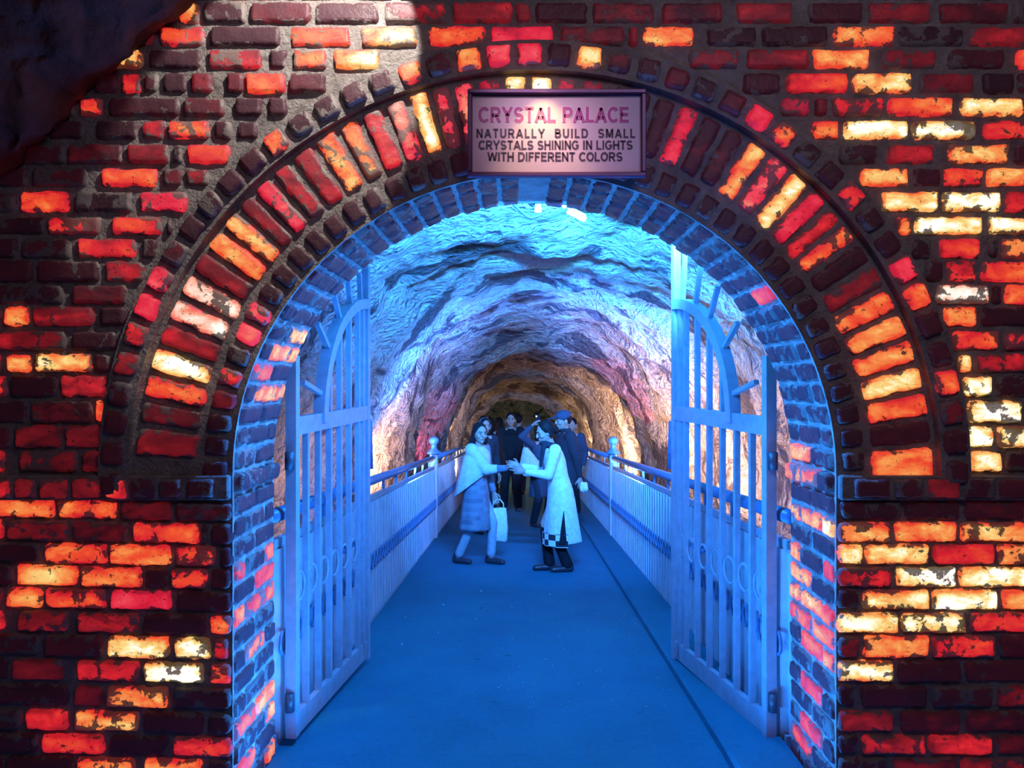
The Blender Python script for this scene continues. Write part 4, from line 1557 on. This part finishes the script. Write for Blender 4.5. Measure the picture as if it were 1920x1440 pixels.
# woman on the right in a long pale tunic, leaning to the left
w2, K = figure('woman in long pale tunic and dark trousers leaning left with arms out', (.415, 7.5), -78, 1.56, None, 13, 4, 12,
           {1: (.055, 7.38, .775), -1: (.0, 7.66, .80)}, {1: (.07, .03), -1: (-.06, -.13)}, {1: (.2, .2, -1), -1: (-.2, .2, -1)},
           dict(mat=M_WHITE, hem=.31, flare=(.20, .205), name='tunic', fold=1.0, drift=.02), dict(mat=M_BLACK, r=.68, hem=.062, cuff=0.02), 'bun', M_SHOE, .006)
s = K['s']
# dark scarf round the neck, falling down the front; slit showing the dark trousers; checked border
m = MB()
nk = K['neck']
m.tube([nk + Vector((.075 * math.cos(a), .072 * math.sin(a) - .012, .0 - .02 * math.sin(a))) * s for a in [2 * PI * k / 18 for k in range(18)]], .034 * s, 10, True)
m.capsule(nk + Vector((.05, -.09, -.03)) * s, K['chest'] + Vector((.03, -.15, -.05)) * s, .045 * s, .03 * s, 10, .5, (0, 1, 0))
m.blob('scarf', M_DARK, w2, .008, 3)
m = MB()
m.v += [tuple(Vector(p) * s) for p in ((.205, -.075, .32), (.217, .005, .32), (.195, -.02, .66), (.187, -.075, .32), (.197, .005, .32), (.175, -.02, .66))]
m.f += [(0, 1, 2), (5, 4, 3), (0, 3, 4, 1), (1, 4, 5, 2), (2, 5, 3, 0)]
m.build('slit', M_BLACK, w2)
m = MB()
rings = []
for z in (.285, .42):
    r_ = []
    for k in range(13):
        a = math.radians(-62 + 10 * k) - PI / 2 + math.radians(32)
        r_.append(Vector((.212 * math.cos(a), .217 * math.sin(a) + .02, z)) * s)
    rings.append(r_)
n0 = len(rings[0])
for r_ in rings: m.v += [tuple(p) for p in r_]
for r_ in rings: m.v += [tuple(p * .97 + Vector((0, 0, p.z * .03))) for p in r_]
for i in range(n0 - 1):
    m.f.append((i, i + 1, n0 + i + 1, n0 + i))
    m.f.append((2 * n0 + i + 1, 2 * n0 + i, 3 * n0 + i, 3 * n0 + i + 1))
m.build('checked_border', checker_mat(), w2, True)

# man in the middle of the walkway
figure('man in black jumper standing in the middle of the walkway facing out', (-.16, 12.9), 0, 1.72, None, 0, 0, 0,
       {1: (-.10, 12.66, .19), -1: (-.21, 12.64, .21)}, {1: (.12, -.03), -1: (-.12, .04)}, {1: (.9, .3, -.4), -1: (-.9, .3, -.4)},
       dict(mat=M_BLACK, hem=.74, flare=(.22, .17), fat=1.34, name='jumper', fold=.3), dict(mat=M_BLACK, r=1.12, hem=.07), 'short', M_SHOE, .009)

# woman with raised arm and a phone
w3, K = figure('woman in dark clothes holding a lit phone up beside her head', (.30, 10.8), 28, 1.50, None, 2, 10, 0,
       {-1: (.175, 10.55, 1.06), 1: (.19, 10.52, .40)}, {1: (.09, -.03), -1: (-.09, .05)}, {-1: (-1, .2, -.3)},
       dict(mat=M_NAVY, hem=.48, flare=(.19, .16), name='coat', fold=.5), dict(mat=M_DARK, r=1.0), 'bob', M_SHOE, .008)
ph_l = Rz(math.radians(28)) @ (K['wr'][-1] + (K['wr'][-1] - K['el'][-1]).normalized() * .11) + w3.location
ph = empty('phone', ph_l)
m = MB(); m.box((0, 0, 0), (.075, .010, .15), .006); m.build('case', M_BLACK, ph)
m = MB(); m.box((-.018, -.0065, .05), (.018, .004, .018), .004); m.build('flash_light', lamp_mat('phone_flash', (1, .95, .95), 5.0), ph)
tag(ph, 'dark phone with its white light on in a raised hand', 'phone')
cl_l = Rz(math.radians(28)) @ K['wr'][1] + w3.location
m = MB()
rings = []
for (z, rx, ry, cx) in ((.30, .03, .03, -.10), (.22, .075, .05, -.07), (.08, .14, .06, -.03), (-.03, .15, .06, -.01), (-.10, .12, .05, .0)):
    rings.append([Vector((cx + rx * math.cos(2 * PI * k / 20) * (1 + .06 * math.cos(6 * PI * k / 10)), ry * math.sin(2 * PI * k / 20), z + .01 * math.sin(5 * k))) for k in range(20)])
m.quad_loft(rings)
o = m.blob('folded_shawl', M_PALE, None, .010, 3)
o.location = (cl_l.x - .05, cl_l.y - .10, cl_l.z)
tag(o, 'pale folded shawl carried over the arm of the woman with the phone', 'shawl')

# man in a cap on the right
m2, K = figure('man in dark jacket and peaked cap facing left behind the pale tunic', (.60, 9.5), -72, 1.68, None, 2, 0, 6,
       {1: (.755, 9.34, .46)}, None, {1: (1, .3, 0)},
       dict(mat=M_DARK, hem=.70, flare=(.20, .17), fat=1.2, name='jacket', fold=.3, collar=True), dict(mat=M_BLACK, r=1.08), 'short', M_SHOE, .007)
s = K['s']
m = MB()
m.ellipsoid(K['P'](0, .008, .052), (.088 * s, .104 * s, .078 * s), K['Rm'], 20, 12)
m.capsule(K['P'](0, -.07, .058), K['P'](0, -.155, .045), .062 * s, .05 * s, 16, .16, K['Rm'] @ Vector((0, 0, 1)))
m.blob('cap', M_NAVY, m2, .007, 3)
hl = Rz(math.radians(-72)) @ (K['wr'][1] + (K['wr'][1] - K['el'][1]).normalized() * .10) + m2.location
m = MB()
for k in range(7):
    m.ellipsoid((random.uniform(-.035, .035), random.uniform(-.03, .03), random.uniform(-.07, .05)), (.035, .03, .045), n=10, m=8)
o = m.blob('crumpled_bag', M_WHITE, None, .008, 2)
o.location = hl + Vector((.03, -.02, -.045))
tag(o, 'crumpled white bag in the lowered hand of the man in a cap', 'bag')

# woman at the back left with headphones
p4, K = figure('person in dark coat wearing headphones behind the woman in a shawl', (-.50, 10.2), 24, 1.60, None, 0, 4, 4, None, None, None,
       dict(mat=M_DARK, hem=.55, flare=(.19, .16), fat=1.1, name='coat', fold=.4), dict(mat=M_BLACK, r=1.0), 'bob', M_SHOE, .008)
s = K['s']
m = MB()
m.tube([K['P'](.088 * math.cos(a), .0, .0 + .118 * math.sin(a)) for a in [PI * k / 14 for k in range(15)]], .009 * s, 8)
for q in (1, -1): m.ellipsoid(K['P'](q * .088, .0, -.01), (.02 * s, .034 * s, .04 * s), K['Rm'], 12, 8)
m.blob('headphones', M_IRON, p4, .006, 1)

figure('person in black seen from behind near the left railing', (-.56, 14.0), 176, 1.64, None, 0, 0, 0, None, None, None,
       dict(mat=M_BLACK, hem=.45, flare=(.18, .15), fat=1.1, name='coat', fold=.3), dict(mat=M_BLACK), 'bob', M_SHOE, .010)
figure('person in cream top deep in the passage left of the middle man', (-.47, 16.9), 150, 1.68, None, 0, 0, 0, None, None, None,
       dict(mat=M_CREAM, hem=.72, flare=(.18, .15), name='top', fold=.3), dict(mat=M_DARK), 'bob', M_SHOE, .012)
figure('distant dark figure hard against the left railing', (-.74, 15.0), 170, 1.70, None, 0, 0, 0, None, None, None,
       dict(mat=M_BLACK, hem=.65, flare=(.18, .15), fat=1.08, name='coat', fold=.3), dict(mat=M_BLACK), 'short', M_SHOE, .012)
figure('person in navy top standing far right behind the man in a cap', (.86, 12.2), -20, 1.62, None, 0, 0, 0, None, None, None,
       dict(mat=M_NAVY, hem=.70, flare=(.18, .15), fat=1.1, name='top', fold=.3), dict(mat=M_DARK), 'short', M_SHOE, .010)
figure('person in mauve top half hidden behind the middle man', (-.03, 16.0), 172, 1.74, None, 0, 0, 0, None, None, None,
       dict(mat=M_MAUVE, hem=.72, flare=(.18, .15), name='top', fold=.3), dict(mat=M_DARK), 'short', M_SHOE, .012)
